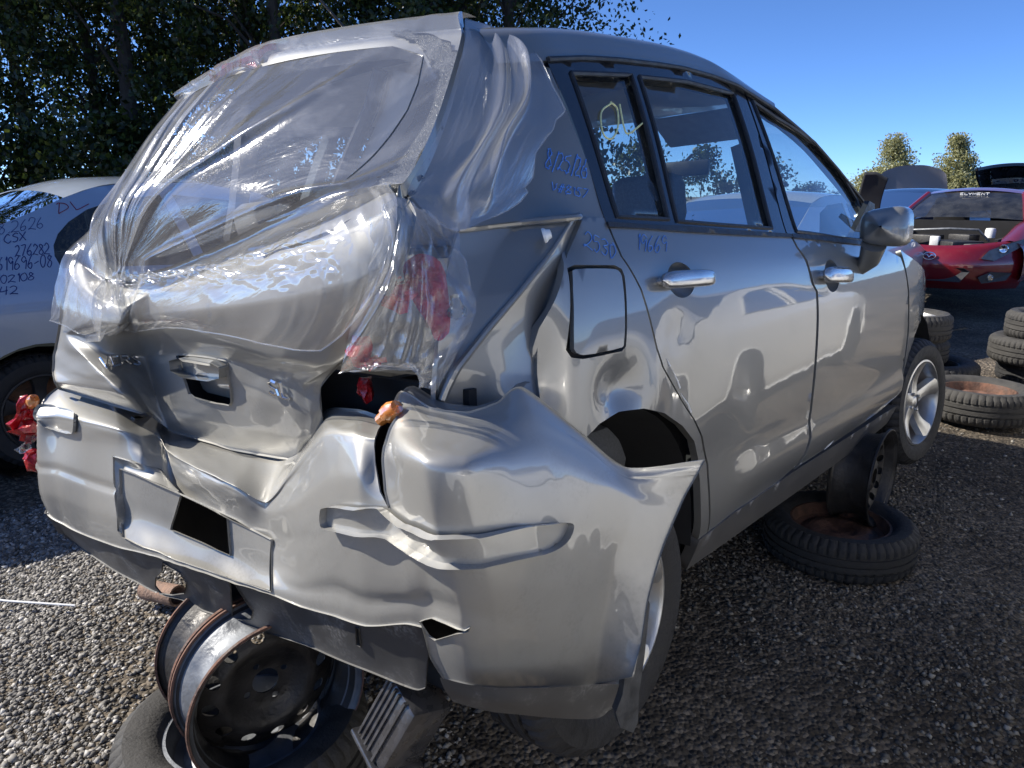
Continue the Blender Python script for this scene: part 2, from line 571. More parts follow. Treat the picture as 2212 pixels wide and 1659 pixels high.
DATA = {
'BM': [[[-0.3,0.83,0.6],[-0.587,0.76,0.571],[-0.528,0.811,0.603],[-0.49,0.704,0.594],[-0.462,0.572,0.579],[-0.41,0.552,0.542],[-0.385,0.492,0.525],[-0.375,0.426,0.503],[-0.38,0.234,0.501],[-0.375,0.053,0.502],[-0.375,-0.127,0.514],[-0.37,-0.219,0.549],[-0.395,-0.359,0.649],[-0.43,-0.511,0.674],[-0.445,-0.616,0.676],[-0.448,-0.661,0.729],[-0.452,-0.738,0.708],[-0.416,-0.79,0.701],[-0.36,-0.809,0.71],[-0.32,-0.828,0.734],[-0.235,-0.88,0.652],[-0.15,-0.933,0.567],[-0.036,-1.037,0.574]],[[-0.3,0.845,0.56],[-0.603,0.763,0.542],[-0.585,0.661,0.555],[-0.575,0.468,0.561],[-0.562,0.308,0.561],[-0.515,0.29,0.536],[-0.46,0.319,0.52],[-0.48,0.223,0.493],[-0.515,0.002,0.497],[-0.52,-0.174,0.491],[-0.49,-0.253,0.461],[-0.485,-0.353,0.547],[-0.495,-0.487,0.645],[-0.515,-0.607,0.666],[-0.505,-0.671,0.665],[-0.475,-0.687,0.714],[-0.485,-0.769,0.7],[-0.448,-0.821,0.693],[-0.384,-0.835,0.696],[-0.33,-0.851,0.711],[-0.234,-0.894,0.629],[-0.15,-0.941,0.553],[-0.045,-1.03,0.554]],[[-0.3,0.847,0.544],[-0.605,0.764,0.529],[-0.59,0.653,0.538],[-0.583,0.451,0.546],[-0.571,0.286,0.548],[-0.531,0.253,0.526],[-0.473,0.291,0.51],[-0.484,0.21,0.482],[-0.518,-0.006,0.489],[-0.52,-0.174,0.482],[-0.491,-0.252,0.453],[-0.495,-0.37,0.531],[-0.514,-0.515,0.63],[-0.532,-0.629,0.651],[-0.514,-0.676,0.655],[-0.514,-0.72,0.693],[-0.53,-0.811,0.687],[-0.492,-0.862,0.68],[-0.417,-0.87,0.676],[-0.342,-0.88,0.676],[-0.232,-0.905,0.613],[-0.149,-0.947,0.543],[-0.05,-1.024,0.539]],[[-0.3,0.85,0.5],[-0.608,0.772,0.486],[-0.59,0.67,0.491],[-0.582,0.469,0.499],[-0.572,0.299,0.504],[-0.55,0.218,0.494],[-0.505,0.219,0.483],[-0.495,0.178,0.455],[-0.525,-0.028,0.467],[-0.52,-0.174,0.46],[-0.495,-0.251,0.431],[-0.52,-0.412,0.49],[-0.54,-0.56,0.579],[-0.555,-0.665,0.602],[-0.525,-0.683,0.622],[-0.555,-0.759,0.657],[-0.585,-0.863,0.667],[-0.545,-0.913,0.659],[-0.45,-0.911,0.643],[-0.34,-0.913,0.617],[-0.23,-0.936,0.561],[-0.15,-0.962,0.51],[-0.07,-1.008,0.493]],[[-0.3,0.85,0.42],[-0.608,0.808,0.385],[-0.61,0.642,0.398],[-0.59,0.482,0.389],[-0.587,0.305,0.399],[-0.565,0.201,0.423],[-0.525,0.175,0.43],[-0.505,0.136,0.406],[-0.51,-0.015,0.407],[-0.505,-0.141,0.399],[-0.493,-0.247,0.38],[-0.523,-0.424,0.427],[-0.543,-0.559,0.501],[-0.553,-0.663,0.535],[-0.543,-0.725,0.558],[-0.563,-0.8,0.568],[-0.57,-0.87,0.556],[-0.53,-0.912,0.543],[-0.45,-0.931,0.533],[-0.34,-0.935,0.5],[-0.245,-0.945,0.481],[-0.185,-0.958,0.457],[-0.12,-0.996,0.414]],[[-0.3,0.845,0.33],[-0.603,0.837,0.297],[-0.612,0.648,0.316],[-0.594,0.497,0.308],[-0.597,0.285,0.33],[-0.585,0.159,0.354],[-0.564,0.115,0.364],[-0.55,0.053,0.356],[-0.54,-0.05,0.343],[-0.53,-0.171,0.337],[-0.51,-0.271,0.324],[-0.521,-0.411,0.35],[-0.536,-0.539,0.413],[-0.539,-0.639,0.415],[-0.533,-0.738,0.432],[-0.536,-0.802,0.467],[-0.541,-0.875,0.473],[-0.501,-0.91,0.453],[-0.425,-0.927,0.429],[-0.33,-0.935,0.396],[-0.26,-0.94,0.389],[-0.21,-0.947,0.377],[-0.163,-0.992,0.332]],[[-0.3,0.83,0.26],[-0.587,0.838,0.234],[-0.585,0.712,0.21],[-0.58,0.551,0.214],[-0.588,0.332,0.241],[-0.587,0.177,0.263],[-0.586,0.089,0.274],[-0.581,0.004,0.278],[-0.572,-0.101,0.283],[-0.563,-0.222,0.289],[-0.536,-0.311,0.282],[-0.522,-0.412,0.277],[-0.521,-0.52,0.291],[-0.518,-0.608,0.299],[-0.509,-0.716,0.335],[-0.501,-0.772,0.337],[-0.507,-0.851,0.35],[-0.461,-0.884,0.333],[-0.389,-0.905,0.308],[-0.31,-0.919,0.278],[-0.26,-0.924,0.276],[-0.22,-0.932,0.28],[-0.188,-0.992,0.25]],[[-0.3,0.78,0.18],[-0.556,0.853,0.162],[-0.532,0.83,0.098],[-0.53,0.691,0.091],[-0.536,0.522,0.096],[-0.535,0.39,0.102],[-0.532,0.268,0.105],[-0.532,0.114,0.131],[-0.52,0.022,0.124],[-0.507,-0.094,0.132],[-0.492,-0.213,0.136],[-0.48,-0.331,0.144],[-0.483,-0.452,0.156],[-0.475,-0.555,0.161],[-0.468,-0.682,0.17],[-0.463,-0.744,0.214],[-0.46,-0.821,0.232],[-0.418,-0.857,0.221],[-0.355,-0.884,0.201],[-0.285,-0.899,0.175],[-0.25,-0.907,0.163],[-0.22,-0.916,0.154],[-0.22,-0.996,0.199]]],
'HT': [[[-0.5,0.618,0.999],[-0.46,0.58,0.947],[-0.46,0.418,0.926],[-0.48,0.205,0.929],[-0.445,0.106,0.95],[-0.45,-0.163,0.987],[-0.445,-0.369,1.023],[-0.44,-0.542,1.057],[-0.43,-0.628,1.079],[-0.4,-0.637,1.069]],[[-0.52,0.635,0.93],[-0.54,0.415,0.884],[-0.54,0.259,0.859],[-0.5,0.196,0.886],[-0.505,0.002,0.908],[-0.53,-0.298,0.946],[-0.535,-0.501,0.981],[-0.53,-0.668,1.014],[-0.5,-0.731,1.042],[-0.45,-0.716,1.031]],[[-0.54,0.654,0.854],[-0.56,0.409,0.826],[-0.55,0.25,0.82],[-0.49,0.285,0.835],[-0.53,-0.051,0.86],[-0.555,-0.332,0.881],[-0.56,-0.528,0.902],[-0.55,-0.685,0.926],[-0.52,-0.743,0.961],[-0.49,-0.742,0.975]],[[-0.53,0.72,0.795],[-0.545,0.643,0.775],[-0.52,0.439,0.783],[-0.46,0.37,0.78],[-0.5,0.045,0.812],[-0.52,-0.219,0.799],[-0.53,-0.421,0.784],[-0.51,-0.524,0.776],[-0.495,-0.566,0.788],[-0.48,-0.625,0.851]],[[-0.53,0.773,0.722],[-0.56,0.512,0.733],[-0.49,0.474,0.724],[-0.41,0.463,0.709],[-0.455,0.167,0.74],[-0.465,-0.069,0.748],[-0.47,-0.233,0.746],[-0.47,-0.336,0.735],[-0.465,-0.383,0.718],[-0.45,-0.424,0.721]],[[-0.55,0.759,0.664],[-0.56,0.372,0.685],[-0.49,0.397,0.68],[-0.42,0.425,0.655],[-0.45,0.197,0.656],[-0.455,-0.036,0.672],[-0.455,-0.195,0.669],[-0.455,-0.311,0.662],[-0.45,-0.377,0.66],[-0.44,-0.407,0.671]],[[-0.565,0.704,0.637],[-0.545,0.308,0.641],[-0.48,0.364,0.625],[-0.43,0.373,0.597],[-0.435,0.24,0.57],[-0.435,0.018,0.58],[-0.435,-0.148,0.586],[-0.43,-0.27,0.587],[-0.435,-0.352,0.605],[-0.42,-0.372,0.609]],[[-0.55,0.729,0.612],[-0.5,0.335,0.586],[-0.45,0.366,0.557],[-0.42,0.345,0.518],[-0.405,0.285,0.508],[-0.4,0.097,0.507],[-0.395,-0.069,0.512],[-0.39,-0.218,0.523],[-0.4,-0.282,0.556],[-0.4,-0.329,0.586]]],
'FM': [[[0.12,0.58,1.43],[0.14,0.42,1.475],[0.15,0.2,1.495],[0.15,0.05,1.5],[0.15,-0.2,1.495],[0.12,-0.42,1.47]],[[-0.18,0.55,1.441],[-0.16,0.392,1.476],[-0.15,0.188,1.501],[-0.15,0.018,1.495],[-0.13,-0.244,1.474],[-0.09,-0.498,1.452]],[[-0.2,0.537,1.416],[-0.228,0.318,1.419],[-0.238,0.1,1.417],[-0.228,-0.119,1.411],[-0.198,-0.337,1.399],[-0.15,-0.556,1.383]],[[-0.28,0.566,1.314],[-0.32,0.331,1.313],[-0.337,0.096,1.305],[-0.332,-0.139,1.292],[-0.305,-0.374,1.273],[-0.255,-0.609,1.249]],[[-0.36,0.609,1.185],[-0.405,0.358,1.189],[-0.426,0.107,1.187],[-0.423,-0.144,1.18],[-0.396,-0.395,1.166],[-0.345,-0.646,1.146]],[[-0.44,0.633,1.056],[-0.482,0.375,1.073],[-0.5,0.116,1.084],[-0.494,-0.142,1.088],[-0.464,-0.401,1.087],[-0.41,-0.659,1.079]],[[-0.517,0.62,0.993],[-0.484,0.464,0.925],[-0.497,0.203,0.927],[-0.472,-0.072,0.97],[-0.471,-0.501,1.042],[-0.436,-0.651,1.073]],[[-0.534,0.635,0.934],[-0.558,0.312,0.868],[-0.514,0.196,0.89],[-0.534,-0.18,0.934],[-0.548,-0.61,1.005],[-0.485,-0.726,1.041]],[[-0.554,0.654,0.858],[-0.573,0.296,0.824],[-0.504,0.285,0.839],[-0.561,-0.228,0.876],[-0.57,-0.631,0.92],[-0.516,-0.745,0.975]],[[-0.547,0.704,0.814],[-0.555,0.475,0.794],[-0.483,0.349,0.799],[-0.539,-0.154,0.827],[-0.545,-0.534,0.81],[-0.506,-0.644,0.863]]],
'BM_plate': [[3.883,3.223],[4.898,3.272],[6.093,3.62],[6.654,4.083],[7.918,4.071],[9.0,4.067],[10.168,4.114],[10.082,5.946],[9.0,5.926],[8.003,5.918],[6.899,5.918],[4.974,5.826],[4.204,5.624],[4.022,5.41],[4.0,4.027]],
'BM_gap': [[14.0,0.0],[13.822,0.769],[13.791,2.201],[13.865,3.091],[13.842,3.682],[14.055,4.008],[14.051,3.657],[14.281,3.155],[14.473,2.571],[14.732,2.057],[15.008,1.796],[15.069,0.883],[14.693,1.173]],
'BM_tear': [[14.497,5.909],[14.806,5.83],[15.069,5.78],[15.534,5.799],[15.897,5.825],[16.092,5.823],[16.269,5.746],[16.187,5.827],[15.805,5.928],[15.304,6.096],[15.07,6.171],[14.835,6.126],[14.67,6.017]],
'BM_notch1': [[6.145,6.125],[6.326,6.166],[6.957,6.269],[7.213,6.473],[7.039,6.797],[6.573,6.935],[6.131,6.967],[5.866,6.819],[5.835,6.589],[6.123,6.36]],
'BM_notch2': [[8.664,5.951],[8.958,6.059],[9.237,6.396],[9.487,6.599],[9.451,6.81],[9.174,6.913],[8.851,6.952],[8.842,6.513],[8.803,6.168]],
'BM_slot': [[12.624,6.128],[12.73,6.147],[12.764,6.51],[12.621,6.492]],
'BM_hole_left': [[4.597,0.453],[4.972,0.25],[5.351,0.213],[4.949,0.433],[4.719,0.503]],
'STR_L': [[1.071,0.295],[1.912,0.809],[2.565,0.88],[2.678,0.999],[2.678,2.493],[2.607,2.746],[2.001,2.716],[1.512,2.36]],
'STR_R': [[12.022,3.69],[12.855,3.774],[13.958,4.007],[14.403,4.107],[14.965,4.184],[15.766,4.036],[16.7,3.9],[17.452,3.899],[18.177,3.9],[18.868,3.841],[19.029,3.861],[19.026,3.929],[18.841,4.108],[18.563,4.252],[18.182,4.341],[17.426,4.382],[16.448,4.506],[15.655,4.681],[15.076,4.69],[14.494,4.488],[13.897,4.363],[12.83,4.29],[12.045,4.215],[11.938,4.036],[11.96,3.767]],
'LIPLINE': [[0.99,4.007],[2.0,4.0],[0.501,5.262],[3.949,3.978]],
'HT_letters': [[1.398,4.334],[2.76,4.061],[2.751,4.544],[1.137,4.786]],
'HT_badge': [[6.384,4.308],[7.178,4.214],[7.253,4.667],[6.467,4.689]],
'HT_handle': [[3.989,4.033],[4.171,3.973],[4.582,3.962],[5.112,3.992],[5.192,4.089],[5.255,5.298],[5.208,5.411],[4.892,5.388],[4.394,5.271],[4.29,5.171],[4.091,4.498]],
'PL': [[[-0.572,0.293,0.454],[-0.563,0.212,0.449],[-0.55,0.13,0.437],[-0.535,0.045,0.425],[-0.52,-0.045,0.41],[-0.505,-0.109,0.392],[-0.498,-0.194,0.383],[-0.5,-0.281,0.38]],[[-0.574,0.299,0.394],[-0.565,0.223,0.391],[-0.552,0.151,0.382],[-0.537,0.068,0.372],[-0.522,-0.039,0.359],[-0.507,-0.109,0.349],[-0.5,-0.191,0.345],[-0.502,-0.275,0.343]],[[-0.578,0.3,0.333],[-0.569,0.228,0.334],[-0.556,0.16,0.329],[-0.541,0.09,0.321],[-0.526,-0.038,0.313],[-0.511,-0.114,0.302],[-0.504,-0.191,0.3],[-0.506,-0.274,0.304]],[[-0.597,0.261,0.286],[-0.588,0.171,0.279],[-0.575,0.114,0.271],[-0.56,0.051,0.265],[-0.545,-0.043,0.261],[-0.53,-0.157,0.261],[-0.523,-0.223,0.262],[-0.525,-0.302,0.275]]],
'PL_hole': [[2.982,0.01],[3.629,0.016],[4.432,0.01],[4.978,0.013],[5.0,1.0],[5.027,1.947],[4.362,1.962],[3.843,1.924],[3.307,1.931],[2.842,1.924],[2.898,0.936]],
'WALL': [[[-0.597,0.288,0.292],[-0.595,0.289,0.353],[-0.587,0.304,0.397],[-0.581,0.313,0.443],[-0.576,0.317,0.484],[-0.568,0.258,0.483],[-0.557,0.218,0.477],[-0.514,0.189,0.451],[-0.512,0.152,0.409]],[[-0.586,0.273,0.291],[-0.573,0.297,0.344],[-0.568,0.299,0.395],[-0.566,0.3,0.432],[-0.563,0.3,0.461],[-0.558,0.256,0.46],[-0.551,0.215,0.456],[-0.527,0.151,0.44],[-0.52,0.099,0.42]],[[-0.591,0.264,0.291],[-0.573,0.302,0.339],[-0.57,0.297,0.395],[-0.569,0.294,0.426],[-0.568,0.292,0.449],[-0.564,0.255,0.447],[-0.559,0.213,0.444],[-0.546,0.13,0.435],[-0.535,0.071,0.425]]],
'DENTS': [[0.42,0.45,0.16,0.1,0.012],[0.3,0.62,0.1,0.12,0.008],[-0.01,0.685,0.07,0.05,0.03],[0.1,0.66,0.05,0.08,-0.012],[-0.225,0.72,0.05,0.14,0.05],[-0.14,0.99,0.05,0.03,0.02],[0.22,0.78,0.06,0.05,0.008]],
'DOOR_R': [[0.992,0.994],[0.65,1.001],[0.343,1.008],[0.154,1.014],[0.044,1.015],[0.041,0.954],[0.083,0.883],[0.105,0.815],[0.124,0.754],[0.147,0.71],[0.25,0.616],[0.317,0.559],[0.366,0.506],[0.411,0.423],[0.427,0.291],[0.437,0.216],[0.634,0.227],[0.981,0.272],[1.019,0.276],[1.069,0.362],[1.083,0.447],[1.085,0.546],[1.085,0.743],[1.081,0.824],[1.049,0.85],[1.025,0.92],[0.991,0.96]],
'DOOR_F': [[1.005,0.992],[1.009,0.96],[1.044,0.92],[1.069,0.849],[1.101,0.823],[1.107,0.741],[1.107,0.543],[1.105,0.443],[1.091,0.357],[1.041,0.27],[1.003,0.267],[1.03,0.268],[1.421,0.273],[1.972,0.278],[2.299,0.318],[2.328,0.467],[2.328,0.571],[2.271,0.758],[2.224,0.847],[2.172,0.906],[1.919,0.95],[1.658,0.966],[1.318,0.983]],
'SKIRT': [[0.384,0.226],[0.576,0.247],[0.79,0.255],[1.005,0.263],[1.43,0.262],[1.99,0.256],[2.33,0.245],[2.34,0.165],[2.0,0.15],[1.5,0.145],[0.9,0.14],[0.4,0.125]],
'FENDER': [[2.205,0.937],[2.25,0.846],[2.3,0.756],[2.362,0.568],[2.363,0.463],[2.335,0.307],[2.499,0.269],[2.504,0.379],[2.537,0.537],[2.673,0.58],[2.988,0.598],[3.066,0.631],[3.061,0.651],[3.032,0.653],[3.011,0.639],[2.988,0.578],[2.946,0.394],[2.954,0.464],[2.968,0.58],[2.994,0.659],[3.048,0.738],[2.81,0.833],[2.296,0.916]],
'QL': [[-0.056,1.032],[0.04,1.034],[0.037,1.015],[0.034,0.954],[0.076,0.883],[0.098,0.816],[0.116,0.755],[0.137,0.712],[0.241,0.618],[0.308,0.561],[0.356,0.508],[0.401,0.425],[0.417,0.294],[0.431,0.214],[0.384,0.226],[0.373,0.307],[0.366,0.389],[0.352,0.453],[0.323,0.503],[0.255,0.555],[0.16,0.603],[0.066,0.631],[-0.007,0.635],[-0.088,0.626],[-0.135,0.606],[-0.176,0.609],[-0.209,0.678],[-0.216,0.699],[-0.229,0.79],[-0.221,0.827],[-0.146,0.958]],
'FUEL': [[-0.145,0.929],[-0.125,0.934],[-0.006,0.93],[0.013,0.924],[0.017,0.91],[-0.002,0.775],[-0.014,0.77],[-0.134,0.769],[-0.157,0.775],[-0.166,0.788]],
'FUELH': [[-0.148,0.933],[-0.125,0.938],[-0.0,0.934],[0.021,0.926],[0.025,0.912],[0.004,0.773],[-0.008,0.765],[-0.137,0.765],[-0.16,0.77],[-0.169,0.785]],
'GLASS_Q': [[0.105,1.352],[0.374,1.391],[0.292,1.034],[0.084,1.037]],
'GLASS_R': [[0.413,1.393],[0.676,1.422],[0.987,1.432],[0.871,1.017],[0.562,1.024],[0.33,1.03]],
'GLASS_F': [[1.126,1.429],[1.28,1.393],[1.471,1.365],[1.664,1.328],[1.786,1.273],[1.874,1.215],[1.953,1.141],[1.943,1.085],[1.728,0.978],[1.43,0.989],[1.211,1.001],[1.056,1.008]],
'FRAME_RD': [[0.032,1.365],[0.076,1.377],[0.344,1.419],[0.696,1.459],[0.942,1.465],[1.089,1.462],[0.963,1.002],[0.656,1.008],[0.348,1.015],[0.159,1.02],[0.035,1.022],[0.043,1.151],[0.041,1.266]],
'FRAME_FD': [[1.103,1.461],[1.209,1.45],[1.309,1.417],[1.614,1.336],[1.807,1.251],[2.027,1.146],[2.103,1.103],[1.853,0.959],[1.667,0.971],[1.325,0.987],[0.972,1.001]],
'BELT_R': [[0.035,1.026],[0.16,1.022],[0.352,1.02],[0.66,1.011],[0.996,1.002],[0.99,0.992],[0.646,0.998],[0.341,1.006],[0.153,1.013],[0.035,1.015]],
'BELT_F': [[1.005,1.003],[1.338,0.995],[1.683,0.98],[1.907,0.962],[1.882,0.948],[1.652,0.963],[1.31,0.978],[0.996,0.991]],
'DRIP': [[0.033,-0.623,1.367],[0.183,-0.611,1.397],[0.345,-0.603,1.421],[0.546,-0.594,1.445],[0.697,-0.588,1.46],[0.88,-0.589,1.466],[1.022,-0.6,1.459],[1.3,-0.615,1.417],[1.608,-0.64,1.336],[1.803,-0.665,1.252],[1.997,-0.7,1.147],[2.095,-0.715,1.089]],
'HAND_R': [[0.142,-0.824,0.909],[0.368,-0.83,0.905],[0.365,-0.835,0.883],[0.134,-0.829,0.886]],
'HAND_F': [[1.115,-0.841,0.887],[1.381,-0.842,0.873],[1.377,-0.846,0.846],[1.113,-0.846,0.857]],
'QU': [[[-0.09,-0.503,1.449],[-0.03,-0.509,1.451],[0.02,-0.543,1.43],[0.045,-0.574,1.403],[0.035,-0.624,1.365]],[[-0.15,-0.555,1.383],[-0.085,-0.557,1.392],[-0.03,-0.578,1.377],[0.02,-0.6,1.356],[0.032,-0.637,1.338]],[[-0.195,-0.575,1.322],[-0.13,-0.583,1.326],[-0.065,-0.6,1.32],[0.0,-0.621,1.317],[0.034,-0.651,1.308]],[[-0.255,-0.603,1.238],[-0.18,-0.613,1.237],[-0.11,-0.636,1.233],[-0.035,-0.653,1.233],[0.034,-0.68,1.243]],[[-0.34,-0.628,1.136],[-0.25,-0.651,1.128],[-0.16,-0.67,1.128],[-0.075,-0.701,1.131],[0.042,-0.719,1.149]],[[-0.41,-0.649,1.068],[-0.31,-0.677,1.065],[-0.2,-0.691,1.07],[-0.1,-0.725,1.074],[0.04,-0.762,1.04]],[[-0.345,-0.708,1.008],[-0.285,-0.714,1.016],[-0.215,-0.732,1.024],[-0.13,-0.748,1.032],[-0.056,-0.763,1.032]]],
'TB': [[[-0.325,-0.688,1.007],[-0.2,-0.719,1.018],[-0.112,-0.791,1.026],[-0.053,-0.762,1.033]],[[-0.35,-0.691,0.958],[-0.255,-0.719,0.968],[-0.17,-0.783,0.963],[-0.135,-0.786,0.958]],[[-0.385,-0.705,0.895],[-0.32,-0.73,0.891],[-0.25,-0.774,0.896],[-0.17,-0.771,0.87]],[[-0.41,-0.715,0.833],[-0.37,-0.723,0.825],[-0.32,-0.752,0.83],[-0.215,-0.775,0.795]],[[-0.42,-0.714,0.777],[-0.395,-0.711,0.77],[-0.385,-0.735,0.766],[-0.225,-0.781,0.739]],[[-0.425,-0.711,0.729],[-0.405,-0.706,0.717],[-0.405,-0.718,0.714],[-0.235,-0.798,0.69]],[[-0.42,-0.705,0.635],[-0.4,-0.707,0.627],[-0.4,-0.725,0.625],[-0.2,-0.81,0.599]]],
'F2': [[[-0.105,-0.515,1.442],[-0.05,-0.52,1.439],[-0.015,-0.541,1.425],[0.025,-0.591,1.404]],[[-0.17,-0.573,1.374],[-0.095,-0.578,1.373],[-0.04,-0.605,1.361],[0.005,-0.633,1.348]],[[-0.275,-0.627,1.24],[-0.19,-0.648,1.248],[-0.1,-0.665,1.252],[-0.03,-0.714,1.242]],[[-0.355,-0.657,1.144],[-0.265,-0.678,1.149],[-0.185,-0.699,1.166],[-0.09,-0.723,1.192]],[[-0.43,-0.682,1.074],[-0.335,-0.708,1.082],[-0.235,-0.717,1.094],[-0.145,-0.721,1.107]],[[-0.43,-0.697,1.052],[-0.36,-0.725,1.04],[-0.26,-0.727,1.055],[-0.175,-0.728,1.077]],[[-0.42,-0.735,1.012],[-0.37,-0.739,1.003],[-0.3,-0.74,1.023],[-0.21,-0.73,1.046]]],
'F3': [[[-0.56,-0.742,1.024],[-0.48,-0.709,1.058],[-0.435,-0.73,1.035],[-0.385,-0.748,1.004]],[[-0.57,-0.735,0.935],[-0.515,-0.759,0.961],[-0.46,-0.774,0.959],[-0.42,-0.801,0.943]],[[-0.57,-0.693,0.862],[-0.525,-0.752,0.868],[-0.475,-0.784,0.872],[-0.425,-0.827,0.879]],[[-0.565,-0.662,0.8],[-0.525,-0.724,0.799],[-0.485,-0.769,0.805],[-0.445,-0.82,0.834]],[[-0.56,-0.641,0.784],[-0.52,-0.742,0.784],[-0.49,-0.755,0.759],[-0.475,-0.782,0.75]]],
'PINCH': [1.521,5.423],
'PINCH2': [1.222,0.08],
'BRAKE': [[1.018,1.69],[1.577,1.438],[2.228,1.486],[2.606,0.805],[2.328,0.697],[1.917,0.712],[2.182,1.914],[0.788,0.705],[1.315,2.12]],
'SHARD_R': [[4.969,2.173],[4.984,2.881],[4.999,3.877],[4.992,4.494],[4.991,5.246],[4.589,6.305],[3.977,6.718],[3.751,6.755],[3.465,6.686],[3.747,6.123],[4.103,5.944],[4.672,4.805],[4.708,4.312],[4.708,3.796],[4.626,3.25],[4.696,2.951],[4.657,2.683],[4.765,2.543],[3.82,0.0]],
'LR': [[[-0.44,-0.669,0.951],[-0.42,-0.692,0.969],[-0.4,-0.716,0.959],[-0.39,-0.724,0.935]],[[-0.45,-0.69,0.914],[-0.435,-0.717,0.921],[-0.415,-0.735,0.92],[-0.4,-0.739,0.904]],[[-0.455,-0.719,0.88],[-0.44,-0.731,0.883],[-0.42,-0.744,0.882],[-0.405,-0.747,0.875]],[[-0.455,-0.745,0.854],[-0.445,-0.751,0.849],[-0.43,-0.755,0.848],[-0.415,-0.756,0.851]],[[-0.455,-0.758,0.83],[-0.45,-0.76,0.827],[-0.44,-0.761,0.827],[-0.42,-0.758,0.837]]],
'LAMPCORE': [[-0.4,-0.669,0.956],[-0.41,-0.7,0.896],[-0.42,-0.731,0.854]],
'BULB': [[-0.4,-0.757,0.897],[-0.41,-0.769,0.859]],
'SHARDS_R': [[-0.5,-0.645,0.798],[-0.46,-0.669,0.93],[-0.5,-0.621,0.805],[-0.46,-0.685,0.899],[-0.42,-0.524,0.717]],
'AMBER_R': [-0.5,-0.686,0.704],
'AMBER_L': [-0.599,0.82,0.572],
'LAMP_L': [[-0.611,0.86,0.552],[-0.61,0.86,0.482],[-0.618,0.86,0.434],[-0.61,0.85,0.405],[-0.612,0.88,0.515],[-0.601,0.85,0.46],[-0.61,0.84,0.385]],
'MIRROR': [1.514,-0.92,1.022],
'BOLT': [-0.185,-0.782,0.997],
'MUDFLAP': [[-0.057,-0.93,0.267],[-0.05,-0.93,0.254],[-0.07,-0.93,0.145],[-0.091,-0.93,0.073],[-0.094,-0.93,0.012],[-0.112,-0.93,-0.003],[-0.161,-0.93,0.036],[-0.177,-0.93,0.077],[-0.152,-0.93,0.104],[-0.14,-0.93,0.158],[-0.101,-0.93,0.21],[-0.075,-0.93,0.259]],
'LOWTRIM': [[[-0.535,-0.821,0.283],[-0.505,-0.866,0.272],[-0.465,-0.911,0.265],[-0.39,-0.948,0.244],[-0.3,-0.971,0.214],[-0.255,-0.988,0.199]],[[-0.525,-0.822,0.255],[-0.495,-0.865,0.24],[-0.455,-0.911,0.232],[-0.38,-0.94,0.205],[-0.295,-0.963,0.175],[-0.25,-0.979,0.173]],[[-0.5,-0.813,0.218],[-0.465,-0.857,0.201],[-0.42,-0.901,0.188],[-0.35,-0.926,0.155],[-0.27,-0.95,0.123],[-0.24,-0.961,0.132]]],
'CAN': [[-0.4,-0.559,0.09],[-0.4,-0.664,0.122],[-0.43,-0.48,-0.033],[-0.43,-0.607,-0.013]],
'TRIM_R': [[-0.12,-0.305,1.38],[-0.12,-0.395,1.35],[-0.12,-0.379,1.221],[-0.12,-0.334,1.145],[-0.12,-0.198,1.114],[-0.12,-0.087,1.099],[-0.12,-0.191,1.222],[-0.12,-0.266,1.306]],
'W1': [[-0.108,-0.722,1.129],[0.023,-0.731,1.116],[-0.082,-0.708,1.168]],
'W2': [[-0.113,-0.739,1.085],[0.01,-0.748,1.072],[-0.099,-0.733,1.102]],
'W3': [[-0.074,-0.787,0.977],[0.013,-0.808,0.948],[-0.05,-0.774,1.007]],
'W4': [[0.097,-0.803,0.964],[0.222,-0.808,0.959],[0.133,-0.783,1.0]],
'W5': [[0.129,-0.695,1.212],[0.25,-0.693,1.224],[0.185,-0.66,1.296]],
'RVM': [1.713,-0.05,1.305],
'AERIAL': [[0.036,0.05,1.558],[-0.063,0.05,1.633]],
'SCRATCH': [[[1.024,-0.835,0.284],[1.054,-0.838,0.315],[1.071,-0.839,0.343]],[[1.053,-0.834,0.272],[1.095,-0.836,0.29],[1.102,-0.838,0.32]],[[0.998,-0.835,0.277],[1.019,-0.836,0.297],[1.035,-0.837,0.312]],[[0.19,-0.843,0.697],[0.214,-0.842,0.67],[0.23,-0.841,0.65]],[[0.236,-0.84,0.636],[0.273,-0.838,0.605],[0.294,-0.837,0.581]],[[0.164,-0.843,0.726],[0.176,-0.844,0.709]],[[1.238,-0.835,0.286],[1.301,-0.836,0.293],[1.355,-0.836,0.307]],[[1.284,-0.833,0.269],[1.328,-0.834,0.276],[1.373,-0.835,0.286]]],
'L_TOP': [[-0.028,1.226],[0.103,1.282],[0.263,1.343],[0.43,1.413],[0.592,1.467],[0.771,1.494]],
'L_GLASS': [[0.673,1.395],[0.527,1.351],[0.416,1.288],[0.348,1.228],[0.312,1.171],[0.303,1.117],[0.321,1.053]],
'L_ARCH': [[0.235,0.71],[0.177,0.728],[0.107,0.719],[0.028,0.687],[-0.038,0.643]],
'LW0': [[0.368,-0.648,1.33],[0.515,-0.643,1.352],[0.379,-0.624,1.382]],
'LW1': [[0.075,-0.686,1.233],[0.311,-0.682,1.265],[0.089,-0.664,1.289]],
'LW2': [[0.091,-0.705,1.188],[0.2,-0.702,1.204],[0.1,-0.692,1.23]],
'LW3': [[0.123,-0.733,1.127],[0.284,-0.736,1.13],[0.136,-0.712,1.179]],
'LW4': [[0.03,-0.758,1.064],[0.278,-0.761,1.065],[0.047,-0.729,1.125]],
'LW5': [[0.026,-0.785,1.002],[0.185,-0.785,1.007],[0.036,-0.766,1.039]],
'LW6': [[0.01,-0.813,0.949],[0.09,-0.814,0.948],[0.021,-0.794,0.987]],
'LEFTM': [[0.656,-0.755,0.0,-3.15],[0.755,0.656,0.0,4.18],[0.0,0.0,1.0,0.0],[0.0,0.0,0.0,1.0]],
